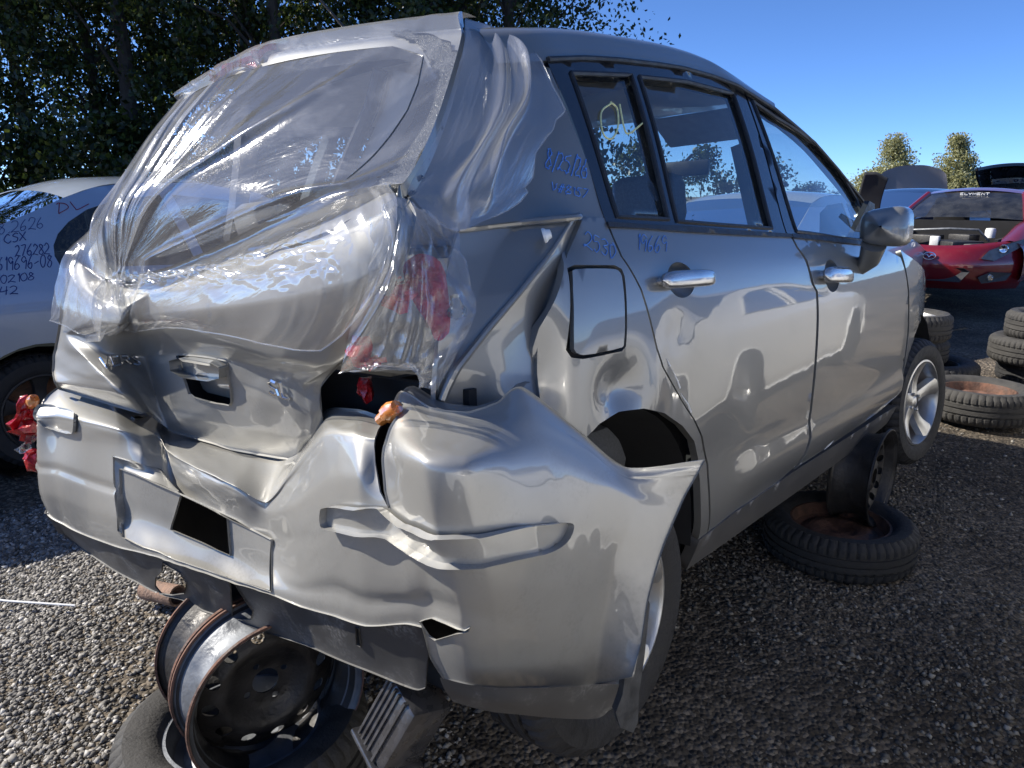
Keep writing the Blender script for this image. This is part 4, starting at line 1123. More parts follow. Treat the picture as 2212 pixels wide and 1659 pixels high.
def chunk(c, r, seed):
    """thick ribbed lump of lens plastic"""
    g = np.random.default_rng(seed)
    bm = bmesh.new()
    bmesh.ops.create_icosphere(bm, subdivisions=2, radius=1)
    sc = g.uniform(.55, 1.25, 3) * r
    R3 = Matrix.Rotation(g.uniform(0, 6), 3, Vector(g.normal(0, 1, 3)))
    for v in bm.verts:
        p = v.co.copy()
        k = 1 + .3 * math.sin(p.x * 9 + seed) * .5 + g.normal(0, .24)
        p = Vector((round(p.x * 3) / 3 * sc[0] * k, p.y * sc[1] * k, p.z * sc[2] * k))
        v.co = R3 @ p
    return MB().bm(bm, c)


for i, p in enumerate(DATA['SHARDS_R']):
    shard(p, .016, 30 + i).build('lens_shard', REDLENS, lamp, False) if i in (0, 1) else chunk(p, .026, 30 + i).build('lens_chunk', REDLENS, lamp, False)
lamp2 = chunk(DATA['LAMP_L'][1], .036, 50).build('tail_lamp', REDLENS, car, False)
for i in (0, 3, 4, 6):
    chunk(DATA['LAMP_L'][i], .027, 51 + i).build('lens_chunk', REDLENS, lamp2, False)
shard(DATA['LAMP_L'][0], .02, 61).build('lens_shard', REDLENS, lamp2, False)
for i in (2, 5):
    chunk(np.array(DATA['LAMP_L'][i]) + [-.01, -.01, .0], .02, 70 + i).build('lens_chunk', CLEARP, lamp2, False)
R_ = Matrix.Rotation(1.0, 4, 'X')
for p, pa in ((DATA['AMBER_R'], bumper), (DATA['AMBER_L'], lamp2)):
    MB().lathe([(.002, .028), (.012, .026), (.017, .012), (.017, -.004), (.011, -.012), (.011, -.028), (.002, -.028)], 10, p, R_).build('turn_bulb', AMBER, pa)
p = np.array(DATA['BOLT'])
MB().lathe([(.001, .012), (.008, .011), (.010, .004), (.014, 0), (.014, -.004)], 14, p, Matrix.Rotation(math.radians(70), 4, 'X') @ Matrix.Rotation(.6, 4, 'Y')).build('bolt_head', WHITEP, lb)

# ---- film
FILM, N, L, p_ = new_mat('clear_wrap_film')
N.remove(p_)
uvn = N.new('ShaderNodeUVMap')
uvn.uv_map = 'UVMap'
mp = N.new('ShaderNodeMapping')
mp.inputs['Scale'].default_value = (1, 1, 1)
L.new(uvn.outputs[0], mp.inputs[0])
nz = N.new('ShaderNodeTexNoise')
nz.inputs['Scale'].default_value = 1.0
nz.inputs['Detail'].default_value = 5
nz.inputs['Roughness'].default_value = .6
nz.inputs['Distortion'].default_value = .6
L.new(mp.outputs[0], nz.inputs['Vector'])
tc = N.new('ShaderNodeTexCoord')
nz2 = N.new('ShaderNodeTexNoise')
nz2.inputs['Scale'].default_value = 14
nz2.inputs['Detail'].default_value = 3
L.new(tc.outputs['Object'], nz2.inputs['Vector'])
bp = N.new('ShaderNodeBump')
bp.inputs['Strength'].default_value = .22
bp.inputs['Distance'].default_value = .02
L.new(nz.outputs[0], bp.inputs['Height'])
bp2 = N.new('ShaderNodeBump')
bp2.inputs['Strength'].default_value = .05
bp2.inputs['Distance'].default_value = .02
L.new(nz2.outputs[0], bp2.inputs['Height'])
L.new(bp.outputs[0], bp2.inputs['Normal'])
tr = N.new('ShaderNodeBsdfTransparent')
tr.inputs[0].default_value = (.93, .94, .95, 1)
gl = N.new('ShaderNodeBsdfGlossy')
gl.inputs['Roughness'].default_value = .11
df = N.new('ShaderNodeBsdfDiffuse')
df.inputs[0].default_value = (.8, .8, .8, 1)
tl_ = N.new('ShaderNodeBsdfTranslucent')
tl_.inputs[0].default_value = (.7, .7, .7, 1)
fr = N.new('ShaderNodeFresnel')
fr.inputs[0].default_value = 1.55
L.new(bp2.outputs[0], gl.inputs['Normal'])
L.new(bp2.outputs[0], fr.inputs['Normal'])
mk = N.new('ShaderNodeMapRange')
mk.inputs[1].default_value, mk.inputs[2].default_value = .5, .8
mk.inputs[3].default_value, mk.inputs[4].default_value = .17, .42
L.new(nz.outputs[0], mk.inputs[0])
m0, m1, m2 = N.new('ShaderNodeMixShader'), N.new('ShaderNodeMixShader'), N.new('ShaderNodeMixShader')
m0.inputs[0].default_value = .4
L.new(df.outputs[0], m0.inputs[1])
L.new(tl_.outputs[0], m0.inputs[2])
L.new(mk.outputs[0], m1.inputs[0])
L.new(tr.outputs[0], m1.inputs[1])
L.new(m0.outputs[0], m1.inputs[2])
fm = N.new('ShaderNodeMath')
fm.operation = 'MULTIPLY_ADD'
fm.inputs[1].default_value = .24
fm.inputs[2].default_value = .012
fm.use_clamp = True
L.new(fr.outputs[0], fm.inputs[0])
L.new(fm.outputs[0], m2.inputs[0])
L.new(m1.outputs[0], m2.inputs[1])
L.new(gl.outputs[0], m2.inputs[2])
L.new(m2.outputs[0], N['Material Output'].inputs[0])

film = empty('plastic_wrap', 'clear plastic film stretched over the smashed rear window, wrinkled and torn along its hem', 'plastic film', None, CARM)
pin = np.array(DATA['PINCH'])


def ridges(a, seed, n, w, lo, hi):
    g = np.random.default_rng(seed)
    out = np.zeros_like(a)
    for c_, ww, hh in zip(g.uniform(lo, hi, n), g.uniform(.5, 1.6, n) * w, g.uniform(.2, 1, n)):
        out += hh * np.exp(-((a - c_) / ww) ** 2)
    return out


def film_polar(s, t):
    """wrinkle lines: fan out of the pinch on the left, hang nearly straight on the right"""
    ds, dt = s - pin[0], (pin[1] - t) * .9
    base = .35 + 1.5 * np.clip(ds, 0, 3) + np.where(ds < 0, .6, 0)
    return np.arctan2(ds * 1.0, np.maximum(dt, -.2) + base), np.hypot(ds, dt)


def film_main(P):
    s, t = P[:, 0], P[:, 1]
    a, r = film_polar(s, t)
    d = .012 + ridges(a, 5, 26, .014, -.6, .8) * .014 * np.clip(r / .5, 0, 1) * np.clip((4.2 - r) / 2, .15, 1) * np.clip(s / .9, 0, 1)
    a2 = s * 1.0 + .12 * np.sin(t * 2.1)
    d = d + ridges(a2, 9, 20, .05, 0, 5) * .0035 * np.clip((t - 5.6) / 1.2, 0, 1)
    # bunched crumple along the crease that runs down to the right from the pinch
    w = np.exp(-(((t - 6.3) - (s - 2.0) * .62) / .35) ** 2) * np.clip((s - 1.2) / .5, 0, 1) * np.clip((4.4 - s) / .8, 0, 1)
    d = d + w * .010 * (vnoise(s * 9, t * 9 - s * 5) + .6 * vnoise(s * 21, t * 17))
    return gfun(FMG, d)(P) if False else film_off(FMG, P, d)


def film_off(G, P, d):
    X = ev(G, P[:, 0], P[:, 1])
    h = 1e-3
    n = np.cross(ev(G, P[:, 0] + h, P[:, 1]) - X, ev(G, P[:, 0], P[:, 1] + h) - X)
    n /= np.linalg.norm(n, axis=1)[:, None] + 1e-12
    sg = 1 if orient(G) > 0 else -1
    return X + n * sg * d[:, None]


hem = [(0, 9), (.6, 8.9), (1.2, 9.0), (1.7, 8.75), (2.05, 9.0), (2.6, 8.8), (3.1, 9), (3.6, 8.95), (4.2, 9), (4.6, 8.6), (5, 8.3)]
fo = [(0, .6), (2.5, .6), (5, .6), (5, 3), (5, 6)] + hem[::-1] + [(0, 6), (0, 3)]
hs_ = np.array(hem)
fs_, ff_ = np.meshgrid(np.linspace(0, 5, 331), np.linspace(0, 1, 301))
ft_ = .6 + (np.interp(fs_, hs_[:, 0], hs_[:, 1]) + .05 * vnoise(fs_ * 5, fs_ * 0 + 2) * (fs_ > .3) - .6) * ff_
PF = np.stack([fs_.ravel(), ft_.ravel()], 1)
qf = [(i * 331 + j, i * 331 + j + 1, (i + 1) * 331 + j + 1, (i + 1) * 331 + j) for i in range(300) for j in range(330)]
pa_, pr_f = film_polar(PF[:, 0], PF[:, 1])
mesh('film_sheet', film_main(PF), qf, FILM, film, uv=np.stack([pa_ * 24, pr_f * 1.3], 1))


def film2(P):
    s, t = P[:, 0], P[:, 1]
    a = s + .25 * (t - 2) * .3 + .1 * np.sin(t * 1.6 + s)
    d = .006 + ridges(a, 24, 6, .10, .3, 3) * .022 * np.clip(t / 1.2, 0, 1) * np.clip((5.6 - t) / 2, 0, 1)
    return film_off(A['F2'], P, d)


e2 = [(0, 0), (1, 0), (2, 0), (2.9, .05), (2.8, .5), (3, .9), (2.92, 1.5), (3, 2), (2.85, 2.4), (3, 2.9), (2.75, 3.4), (2.95, 4), (2.8, 4.5), (3, 5), (2.9, 5.5), (2.6, 5.8), (2, 6), (1, 6), (0, 6)]
panel('film_sheet', e2, film2, FILM, film, step=.045, estep=.05, thick=0, uv=lambda V: np.stack([V[:, 0] * 5 + V[:, 1] * .8, V[:, 1] * .7 + 40], 1))


def film3(P):
    s, t = P[:, 0], P[:, 1]
    q_ = np.array(DATA['PINCH2'])
    a = np.arctan2(s - q_[0], t - q_[1] + .3)
    d = .004 + ridges(a, 33, 14, .05, -1.2, 1.2) * .016 * np.clip(t / 1.5, 0, 1) + .006 * vnoise(s * 4, t * 4)
    return film_off(A['F3'], P, d)


panel('film_sheet', rect(A['F3']), film3, FILM, film, step=.04, estep=.05, thick=0, uv=lambda V: np.stack([V[:, 0] * 6, V[:, 1] * 1.5 + 80], 1))
# thick welded hem of the film
for G_, off_, pts in ((FMG, film_main, hem), (A['F2'], film2, e2[3:17])):
    Q = off_(np.array(resample(pts + pts[::-1], .1))[:len(resample(pts, .1))])
    k = np.array(pts, float)
    seq = []
    for i in range(len(k) - 1):
        for u in np.linspace(0, 1, 5)[:-1]:
            seq.append(k[i] * (1 - u) + k[i + 1] * u)
    MB().tube(off_(np.array(seq)), .0016, 5).build('film_hem', FILM, film)

# ---- writing on the body
def side_map(q, n, off=.0015):
    p0, p1, p2 = [np.array(v) for v in q]

    def f(a, b_):
        w = p0 + (p1 - p0) * a / n + (p2 - p0) * b_
        y = side(np.array([w[0]]), np.array([w[2]]), off)[0]
        return (w[0], y, w[2])
    return f


QUS = A['QU']


def near_qu(q, n):
    """writing that lies on the pillar patch: nearest point of the patch"""
    s, t = np.meshgrid(np.linspace(0, 4, 120), np.linspace(0, 6, 140))
    S, T = s.ravel(), t.ravel()
    X = ev(QUS, S, T)
    p0, p1, p2 = [np.array(v) for v in q]
    camp = np.array([-1.2908, -1.65296, .96595])
    Xd = X - camp
    Xd /= np.linalg.norm(Xd, axis=1)[:, None]

    def f(a, b_):
        w = p0 + (p1 - p0) * a / n + (p2 - p0) * b_
        d = w - camp
        d /= np.linalg.norm(d)
        i = (Xd @ d).argmax()
        return X[i] + np.array([-.0012, -.0012, 0])
    return f


write('marker_writing', '8/25/26', near_qu(DATA['W1'], 6), INKB, car, .0012, .05)
write('marker_writing', 'V#8157', near_qu(DATA['W2'], 6), INKB, car, .0010, .03)
write('marker_writing', '2530', side_map(DATA['W3'], 4), INKB, car, .0010, .05)
write('marker_writing', '19669', side_map(DATA['W4'], 4.5), INKB, car, .0009, .05)
write('crayon_writing', 'Ol', side_map(DATA['W5'], 1.3, -.004), INKY, rd, .0022, .03, .75)

# ---- mirror shift, lower trims, mud flap, wheels and the hanging canister
tgt = np.array(DATA['MIRROR'])
lt = np.array(DATA['LOWTRIM'])
gridsurf('bumper_valance', lt, VALANCE, bumper, 6)
mf = np.array(DATA['MUDFLAP'])
n = len(mf)
mesh('mud_flap', np.concatenate([mf, mf + [.015, .02, 0]]), [tuple(range(n)), tuple(range(2 * n - 1, n - 1, -1))] + [(i, (i + 1) % n, n + (i + 1) % n, n + i) for i in range(n)], simple('mud_flap_rubber', (.055, .057, .06), .3, 30, .2, 90, rough=.55), car, False)


def tyre(mb, R, w, rim_r, c=(0, 0, 0), M=None, n=200, tread=True):
    """axis along local z; R outer radius, w width"""
    h = w / 2
    pr_ = [(rim_r, -h * .72), (rim_r + .012, -h * .86), (rim_r + (R - rim_r) * .35, -h * 1.0), (rim_r + (R - rim_r) * .72, -h * .99), (R - .022, -h * .90), (R - .006, -h * .76), (R - .001, -h * .60)]
    g = []
    for a in (-.36, 0, .36):
        g += [(R, h * (a - .07)), (R - .008, h * (a - .065)), (R - .008, h * (a + .065)), (R, h * (a + .07))]
    pr_ = pr_ + g + [(r, -z) for r, z in pr_[::-1]]
    m = len(pr_)

    def mod(i, j, r, z):
        if tread and r > R - .03 and (i % 4 == 0):
            if abs(z) > h * .42:
                r -= .008
        return r, z
    mb.lathe(pr_, n, c, M, mod)
    return mb


def alloy_wheel(par, c, M, name='wheel', rim_mat=None):
    """five-spoke alloy wheel with tyre, axis local z pointing out of the car"""
    w = MB()
    tyre(w, .305, .19, .195)
    t = w
    hub = mesh(name, [(M @ Vector(p)) + Vector(c) for p in t.v], t.f, RUBBER, par, True, sharp=35)
    rim = MB()
    rim.lathe([(.208, .078), (.206, .086), (.198, .088), (.192, .080), (.186, .05), (.180, -.06), (.200, -.085)], 56)
    for k in range(5):
        a0 = 2 * math.pi * k / 5 + .3
        pts = []
        rows_ = []
        for i in range(9):
            u = i / 8
            r = .035 + u * .158
            wd = .034 - .010 * math.sin(u * math.pi) + .012 * u ** 3
            hz = .052 + .030 * u ** 1.4 - .012 * math.sin(u * math.pi)
            rows_.append([(r, -wd - .006, hz - .03), (r, -wd, hz), (r, -wd * .5, hz + .006), (r, wd * .5, hz + .006), (r, wd, hz), (r, wd + .006, hz - .03)])
        ca, sa = math.cos(a0), math.sin(a0)
        vs = [(x * ca - y * sa, x * sa + y * ca, z) for row in rows_ for x, y, z in row]
        fs = [(i * 6 + j, i * 6 + j + 1, (i + 1) * 6 + j + 1, (i + 1) * 6 + j) for i in range(8) for j in range(5)]
        rim.add(vs, fs)
    rim.lathe([(.001, .060), (.022, .058), (.030, .050), (.052, .052), (.060, .040), (.060, .01)], 28)
    for k in range(4):
        a = 2 * math.pi * k / 4 + .5
        rim.lathe([(.001, .064), (.008, .063), (.009, .05)], 8, (.045 * math.cos(a), .045 * math.sin(a), 0))
    mesh('rim', [(M @ Vector(p)) + Vector(c) for p in rim.v], rim.f, rim_mat or ALLOY, hub, True, sharp=40)
    dk = MB().lathe([(.001, -.02), (.15, -.02), (.18, -.03)], 32)
    mesh('brake_disc', [(M @ Vector(p)) + Vector(c) for p in dk.v], dk.f, RUST, hub, True)
    return hub


OUT = Matrix.Rotation(math.radians(90), 4, 'X')
alloy_wheel(car, (2.60, -.77, .215), OUT @ Matrix.Rotation(-.14, 4, 'Y'))
alloy_wheel(car, (0.0, -.735, .165), OUT)
alloy_wheel(car, (2.60, .745, .215), Matrix.Rotation(math.radians(-90), 4, 'X'))
alloy_wheel(car, (0.0, .745, .235), Matrix.Rotation(math.radians(-90), 4, 'X'))
# inner wheel wells
for x, z in ((0.02, .27), (2.64, .27)):
    MB().lathe([(.36, .0), (.355, -.28)], 28, (x, -.80, z), OUT, None, math.radians(-10), math.radians(190)).build('wheel_liner', DARK, car)
# exhaust silencer and canister hanging under the bumper
cn = np.array(DATA['CAN'])
ax = cn[2:].mean(0) - cn[:2].mean(0)
c0 = cn.mean(0)
zax = Vector(ax).normalized()
xax = Vector(cn[1] - cn[0]).normalized()
xax = (xax - zax * xax.dot(zax)).normalized()
yax = zax.cross(xax)
RM = Matrix((xax, yax, zax)).transposed().to_4x4()
Ln, Wd = np.linalg.norm(ax) * 1.1, np.linalg.norm(cn[1] - cn[0])
CAN = simple('grey_canister_plastic', (.055, .055, .06), .3, 30, .1, 90, rough=.28, metal=.2, coat=.4)
mb = MB()
mb.box(c0, (Wd, .10, Ln), RM, .010)
can = mb.build('canister', CAN, car)
mb = MB()
for k in range(4):
    mb.box(Vector(c0) + RM @ Vector((-Wd / 2 + .012 + k * .014, 0, 0)), (.005, .108, Ln * .95), RM)
mb.box(Vector(c0) + RM @ Vector((Wd * .2, 0, 0)), (.006, .110, Ln * .98), RM)
mb.build('rib', CAN, can, False)
mb = MB()
mb.box(Vector(c0) + RM @ Vector((0, 0, Ln / 2 + .006)), (Wd * 1.12, .118, .012), RM, .004)
mb.box(Vector(c0) + RM @ Vector((-.01, 0, Ln / 2 + .03)), (Wd * .5, .05, .05), RM, .004)
mb.lathe([(.010, -.02), (.018, -.02), (.018, .03), (.010, .03)], 12, Vector(c0) + RM @ Vector((-.02, -.03, Ln / 2 + .06)), RM)
mb.build('flange', CAN, can, False)
MB().tube([(-.35, -.45, .14), (-.30, -.60, .10), (-.2, -.70, .12), (-.1, -.6, .2)], [.03, .035, .03, .03], 10).build('trailing_arm', RUST, car)
# aerial on the roof
MB().tube(DATA['AERIAL'], [.0045, .003], 6).build('aerial', BLACKP, car)

# scraped paint: short pale scratches
SCR = simple('scraped_paint', (.7, .7, .68), .2, 60, rough=.6)
for i, q_ in enumerate(DATA['SCRATCH']):
    MB().tube([(x, y - .0008, z) for x, y, z in q_], [.0006, .0028, .0022, .0005][:len(q_)], 5).build('scratch', SCR, rd if i < 6 else fd)

# ================================================================ ground
GRD, N, L, p_ = new_mat('gravel_ground')
tc = N.new('ShaderNodeTexCoord')
n1 = N.new('ShaderNodeTexNoise')
n1.inputs['Scale'].default_value = .9
n1.inputs['Detail'].default_value = 8
n1.inputs['Roughness'].default_value = .65
L.new(tc.outputs['Object'], n1.inputs['Vector'])
v1 = N.new('ShaderNodeTexVoronoi')
v1.inputs['Scale'].default_value = 70
L.new(tc.outputs['Object'], v1.inputs['Vector'])
v2 = N.new('ShaderNodeTexVoronoi')
v2.inputs['Scale'].default_value = 28
L.new(tc.outputs['Object'], v2.inputs['Vector'])
cr = N.new('ShaderNodeValToRGB')
cr.color_ramp.elements[0].position, cr.color_ramp.elements[0].color = .35, (.055, .045, .034, 1)
cr.color_ramp.elements[1].position, cr.color_ramp.elements[1].color = .70, (.165, .138, .105, 1)
L.new(n1.outputs[0], cr.inputs[0])
sep = N.new('ShaderNodeSeparateColor')
L.new(v1.outputs['Color'], sep.inputs[0])
mr = N.new('ShaderNodeMapRange')
mr.inputs[3].default_value, mr.inputs[4].default_value = .55, 2.2
pw = N.new('ShaderNodeMath')
pw.operation = 'POWER'
pw.inputs[1].default_value = 2.2
L.new(sep.outputs[0], pw.inputs[0])
L.new(pw.outputs[0], mr.inputs[0])
sc_ = N.new('ShaderNodeVectorMath')
sc_.operation = 'SCALE'
L.new(cr.outputs[0], sc_.inputs[0])
L.new(mr.outputs[0], sc_.inputs['Scale'])
L.new(sc_.outputs[0], p_.inputs['Base Color'])
pset(p_, rough=.9, spec=.25)
bp = N.new('ShaderNodeBump')
bp.inputs['Strength'].default_value = .9
bp.inputs['Distance'].default_value = .012
sm = N.new('ShaderNodeMath')
sm.operation = 'ADD'
L.new(v1.outputs['Distance'], sm.inputs[0])
L.new(v2.outputs['Distance'], sm.inputs[1])
L.new(sm.outputs[0], bp.inputs['Height'])
bp.invert = True
L.new(bp.outputs[0], p_.inputs['Normal'])


def gz(x, y):
    return .035 * vnoise(x * .8, y * .8) + .014 * vnoise(x * 3.1 + 7, y * 3.1) - .02


xs = np.concatenate([[-900, -300, -100, -40, -15, -8], np.linspace(-5, 7, 161), [9, 14, 22, 40, 100, 300, 900]])
ys = np.concatenate([[-300, -60, -12, -4, -1], np.linspace(0, 9, 121), [11, 14, 20, 35, 70, 150, 400, 1500]])
gx, gy = np.meshgrid(xs, ys)
near = np.clip(1 - (np.hypot(gx, gy - 4) - 8) / 20, 0, 1)
V = np.stack([gx.ravel(), gy.ravel(), (gz(gx, gy) * near).ravel()], 1)
a_, b_ = gx.shape
F = [(i * b_ + j, i * b_ + j + 1, (i + 1) * b_ + j + 1, (i + 1) * b_ + j) for i in range(a_ - 1) for j in range(b_ - 1)]
ground = mesh('ground', V, F, GRD)
tag(ground, kind='structure')

# loose stones: real geometry where the camera can tell them apart
ICO = np.array([(1, 0, 0), (-1, 0, 0), (0, 1, 0), (0, -1, 0), (0, 0, 1), (0, 0, -1)], float)
ICF = np.array([(0, 2, 4), (2, 1, 4), (1, 3, 4), (3, 0, 4), (2, 0, 5), (1, 2, 5), (3, 1, 5), (0, 3, 5)])
NV = 6


def stones(name, n, xr, yr, smin, smax, mat, seed, reject=None, power=2.0):
    g = np.random.default_rng(seed)
    x, y = g.uniform(*xr, n), g.uniform(*yr, n)
    keep = vnoise(x * 1.1 + 11, y * 1.1) + .5 * vnoise(x * 3.7, y * 3.7 + 5) + g.uniform(-1, 1, n) * .55 > -.28
    if reject is not None:
        keep &= ~reject(x, y, g)
    x, y = x[keep], y[keep]
    n = len(x)
    s = smin + (smax - smin) * g.uniform(0, 1, n) ** power
    sc = np.stack([s * g.uniform(.7, 1.4, n), s * g.uniform(.7, 1.2, n), s * g.uniform(.5, .95, n)], 1) * 1.25
    an = g.uniform(0, 2 * math.pi, n)
    ti = g.normal(0, .35, n)
    P = ICO[None] * sc[:, None, :] * (1 + g.normal(0, .22, (n, NV, 1)))
    ct, st_ = np.cos(ti)[:, None], np.sin(ti)[:, None]
    P = np.stack([P[..., 0], P[..., 1] * ct - P[..., 2] * st_, P[..., 1] * st_ + P[..., 2] * ct], -1)
    ca, sa = np.cos(an)[:, None], np.sin(an)[:, None]
    P = np.stack([P[..., 0] * ca - P[..., 1] * sa, P[..., 0] * sa + P[..., 1] * ca, P[..., 2]], -1)
    P += np.stack([x, y, gz(x, y) + s * .22], 1)[:, None, :]
    Vv = P.reshape(-1, 3)
    Ff = (ICF[None] + (np.arange(n) * NV)[:, None, None]).reshape(-1, 3)
    me = bpy.data.meshes.new(name)
    me.vertices.add(len(Vv))
    me.vertices.foreach_set('co', Vv.astype(np.float32).ravel())
    me.loops.add(Ff.size)
    me.loops.foreach_set('vertex_index', Ff.astype(np.int32).ravel())
    me.polygons.add(len(Ff))
    me.polygons.foreach_set('loop_start', np.arange(0, Ff.size, 3, dtype=np.int32))
    me.update(calc_edges=True)
    me.materials.append(mat)
    o = bpy.data.objects.new(name, me)
    COL.objects.link(o)
    return o


STONE, N, L, p_ = new_mat('gravel_stone')
ge = N.new('ShaderNodeNewGeometry')
cr = N.new('ShaderNodeValToRGB')
el = cr.color_ramp.elements
el[0].position, el[0].color = 0, (.09, .085, .08, 1)
el[1].position, el[1].color = 1, (.55, .53, .49, 1)
for ps, c_ in ((.35, (.15, .14, .125, 1)), (.65, (.24, .225, .20, 1)), (.9, (.36, .34, .31, 1))):
    e_ = el.new(ps)
    e_.color = c_
L.new(ge.outputs['Random Per Island'], cr.inputs[0])
L.new(cr.outputs[0], p_.inputs['Base Color'])
pset(p_, rough=.8)
tag(stones('gravel', 120000, (-2.6, .05), (1.35, 3.8), .0024, .0105, STONE, 1, lambda x, y, g: g.uniform(0, 1, len(x)) < .93 * np.exp(-(((x + 1.0) / .30) ** 2 + ((y - 2.05) / .38) ** 2) ** 2), 2.2), 'loose grey and white gravel stones on the yard floor', 'gravel', None, 'stuff')
STONE_SHADE = STONE.copy()  # dusty brown copy, darkened in colour as shade for the right-hand ground
STONE_SHADE.name = 'dusty_shaded_stone'
for nd in STONE_SHADE.node_tree.nodes:
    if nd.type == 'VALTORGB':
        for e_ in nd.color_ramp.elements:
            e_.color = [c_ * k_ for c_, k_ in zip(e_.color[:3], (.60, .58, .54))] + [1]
tag(stones('gravel', 110000, (.05, 4.4), (1.2, 5.6), .0024, .0098, STONE_SHADE, 2, lambda x, y, g: g.uniform(0, 1, len(x)) > np.clip(1.25 - np.abs(x - .95 - (y - 1.9) * .35) * 1.1, .13, 1)), 'loose gravel stones in the shade beside the car, shade darkened into their colour', 'gravel', None, 'stuff')
# oil stain on the ground
P = [(2.05 + .16 * math.cos(a) * (1 + .25 * math.sin(3 * a + 1)), 3.75 + .22 * math.sin(a) * (1 + .2 * math.cos(2 * a))) for a in np.linspace(0, 2 * math.pi, 24)[:-1]]
PP = np.array(P)


# ================================================================ wheels and tyres used as props
def place(mb, M):
    mb.v = [tuple(M @ Vector(p)) for p in mb.v]
    return mb


def steel_disc(mb, R, z0, n_holes, hole_r, ring_r, dish=.045, hub=.032, lug_r=.05, lugs=4, arcs=True):
    """pressed wheel centre with round vent holes"""
    circ = lambda cx, cy, r, n: [(cx + r * math.cos(a), cy + r * math.sin(a)) for a in np.linspace(0, 2 * math.pi, n + 1)[:-1]]
    holes = [circ(0, 0, hub, 20)]
    for k in range(lugs):
        a = 2 * math.pi * k / lugs + .4
        holes.append(circ(lug_r * math.cos(a), lug_r * math.sin(a), .008, 8))
    for k in range(n_holes):
        a = 2 * math.pi * k / n_holes + .1
        holes.append(circ(ring_r * math.cos(a), ring_r * math.sin(a), hole_r, 12))
    V_, F_, lo = cdt(circ(0, 0, R, 56), holes, .012, .012)
    r = np.hypot(V_[:, 0], V_[:, 1])
    z = z0 + dish * np.exp(-((r - R * .62) / (R * .2)) ** 2) - .012 * np.clip((r - R * .85) / (R * .15), 0, 1)
    X = np.stack([V_[:, 0], V_[:, 1], z], 1)
    mb.add(X, F_)
    n0 = len(mb.v)
    mb.add(X - [0, 0, .004], F_[:, ::-1])
    for Lp in lo:
        q = [(X[i][0], X[i][1], X[i][2]) for i in Lp] + [(X[i][0], X[i][1], X[i][2] - .004) for i in Lp]
        k = len(Lp)
        mb.add(q, [(i, (i + 1) % k, k + (i + 1) % k, k + i) for i in range(k)])
    return mb


def axis_matrix(c, ax, roll=0.0):
    q = Vector(ax).normalized().to_track_quat('Z', 'Y').to_matrix().to_4x4()
    return Matrix.Translation(c) @ q @ Matrix.Rotation(roll, 4, 'Z')


def steel_wheel(name, c, ax, label, group=None, R=.20, w=.15, mats=(STEEL, RUST, GALV), roll=0.0, disc_z=-.02, holes=12, disc=True):
    """bare steel rim: barrel, two flanges, pressed disc; axis local z"""
    M_ = axis_matrix(c, ax, roll)
    t = empty(name, label, 'wheel rim', group, M_)
    h = w / 2
    mb = MB()
    mb.lathe([(R, h), (R * .985, h - .004), (R * .93, h - .014), (R * .915, h - .03), (R * .87, h - .045), (R * .845, 0), (R * .87, -h + .045), (R * .915, -h + .03), (R * .93, -h + .014), (R * .985, -h + .004), (R, -h)], 64)
    mb.lathe([(R * .975, h - .003), (R * .92, h - .018), (R * .905, h - .03), (R * .86, h - .047), (R * .835, 0), (R * .86, -h + .047), (R * .905, -h + .03), (R * .92, -h + .018), (R * .975, -h + .003)][::-1], 64)
    mb.build('barrel', mats[2], t, True, 30)
    MB().lathe([(R * .97, h - .006), (R * .91, h - .02), (R * .895, h - .034), (R * .85, h - .05), (R * .825, 0), (R * .85, -h + .05), (R * .895, -h + .034), (R * .91, -h + .02), (R * .97, -h + .006)][::-1], 64).build('barrel_inside', STEEL, t, True, 30)
    for s_ in (1, -1):
        MB().lathe([(R * .985, s_ * h), (R * 1.01, s_ * (h - .001)), (R * 1.015, s_ * (h - .008)), (R * .99, s_ * (h - .010))], 64).build('flange', mats[1], t)
    if not disc:
        return t
    mb = MB()
    steel_disc(mb, R * .85, disc_z, holes, R * .082, R * .66, dish=-.03 if disc_z > 0 else .03)
    mb.build('disc', mats[0], t, True, 40)
    return t


def flat_tyre(name, c, label, group=None, R=.30, w=.19, rim_r=.19, mat=None, rim=None, ax=(0, 0, 1), roll=0.0, text=None):
    M_ = axis_matrix(c, ax, roll)
    t = empty(name, label, 'tyre', group, M_)
    mb = MB()
    tyre(mb, R, w, rim_r, n=200)
    mb.build('tread', mat or RUBBER, t, True, 35)
    if rim is not None:
        mb = MB()
        r = rim_r
        mb.lathe([(r + .004, w * .36), (r * .96, w * .37), (r * .93, w * .30), (r * .88, w * .1), (r * .86, -w * .3)], 48)
        mb.lathe([(r * .9, w * .12), (r * .78, w * .06), (r * .6, w * .16), (r * .42, w * .18), (r * .30, w * .10), (r * .18, w * .10), (.001, w * .08)], 48)
        mb.build('rim', rim, t, True, 40)
    else:
        MB().lathe([(rim_r, w * .36), (rim_r - .01, w * .3), (rim_r + .02, 0), (rim_r - .01, -w * .3), (rim_r, -w * .36)], 48).build('bead', mat or RUBBER, t)
    if text:
        def fm(a, b_):
            an = 1.9 + a * .16
            rr = R * .76 + b_ * R * .10
            return (rr * math.cos(-an + 5.3), rr * math.sin(-an + 5.3), w * .5 + .0005)
        write('sidewall_letters', text, fm, mat or RUBBER, t, .0022, 0)
    return t


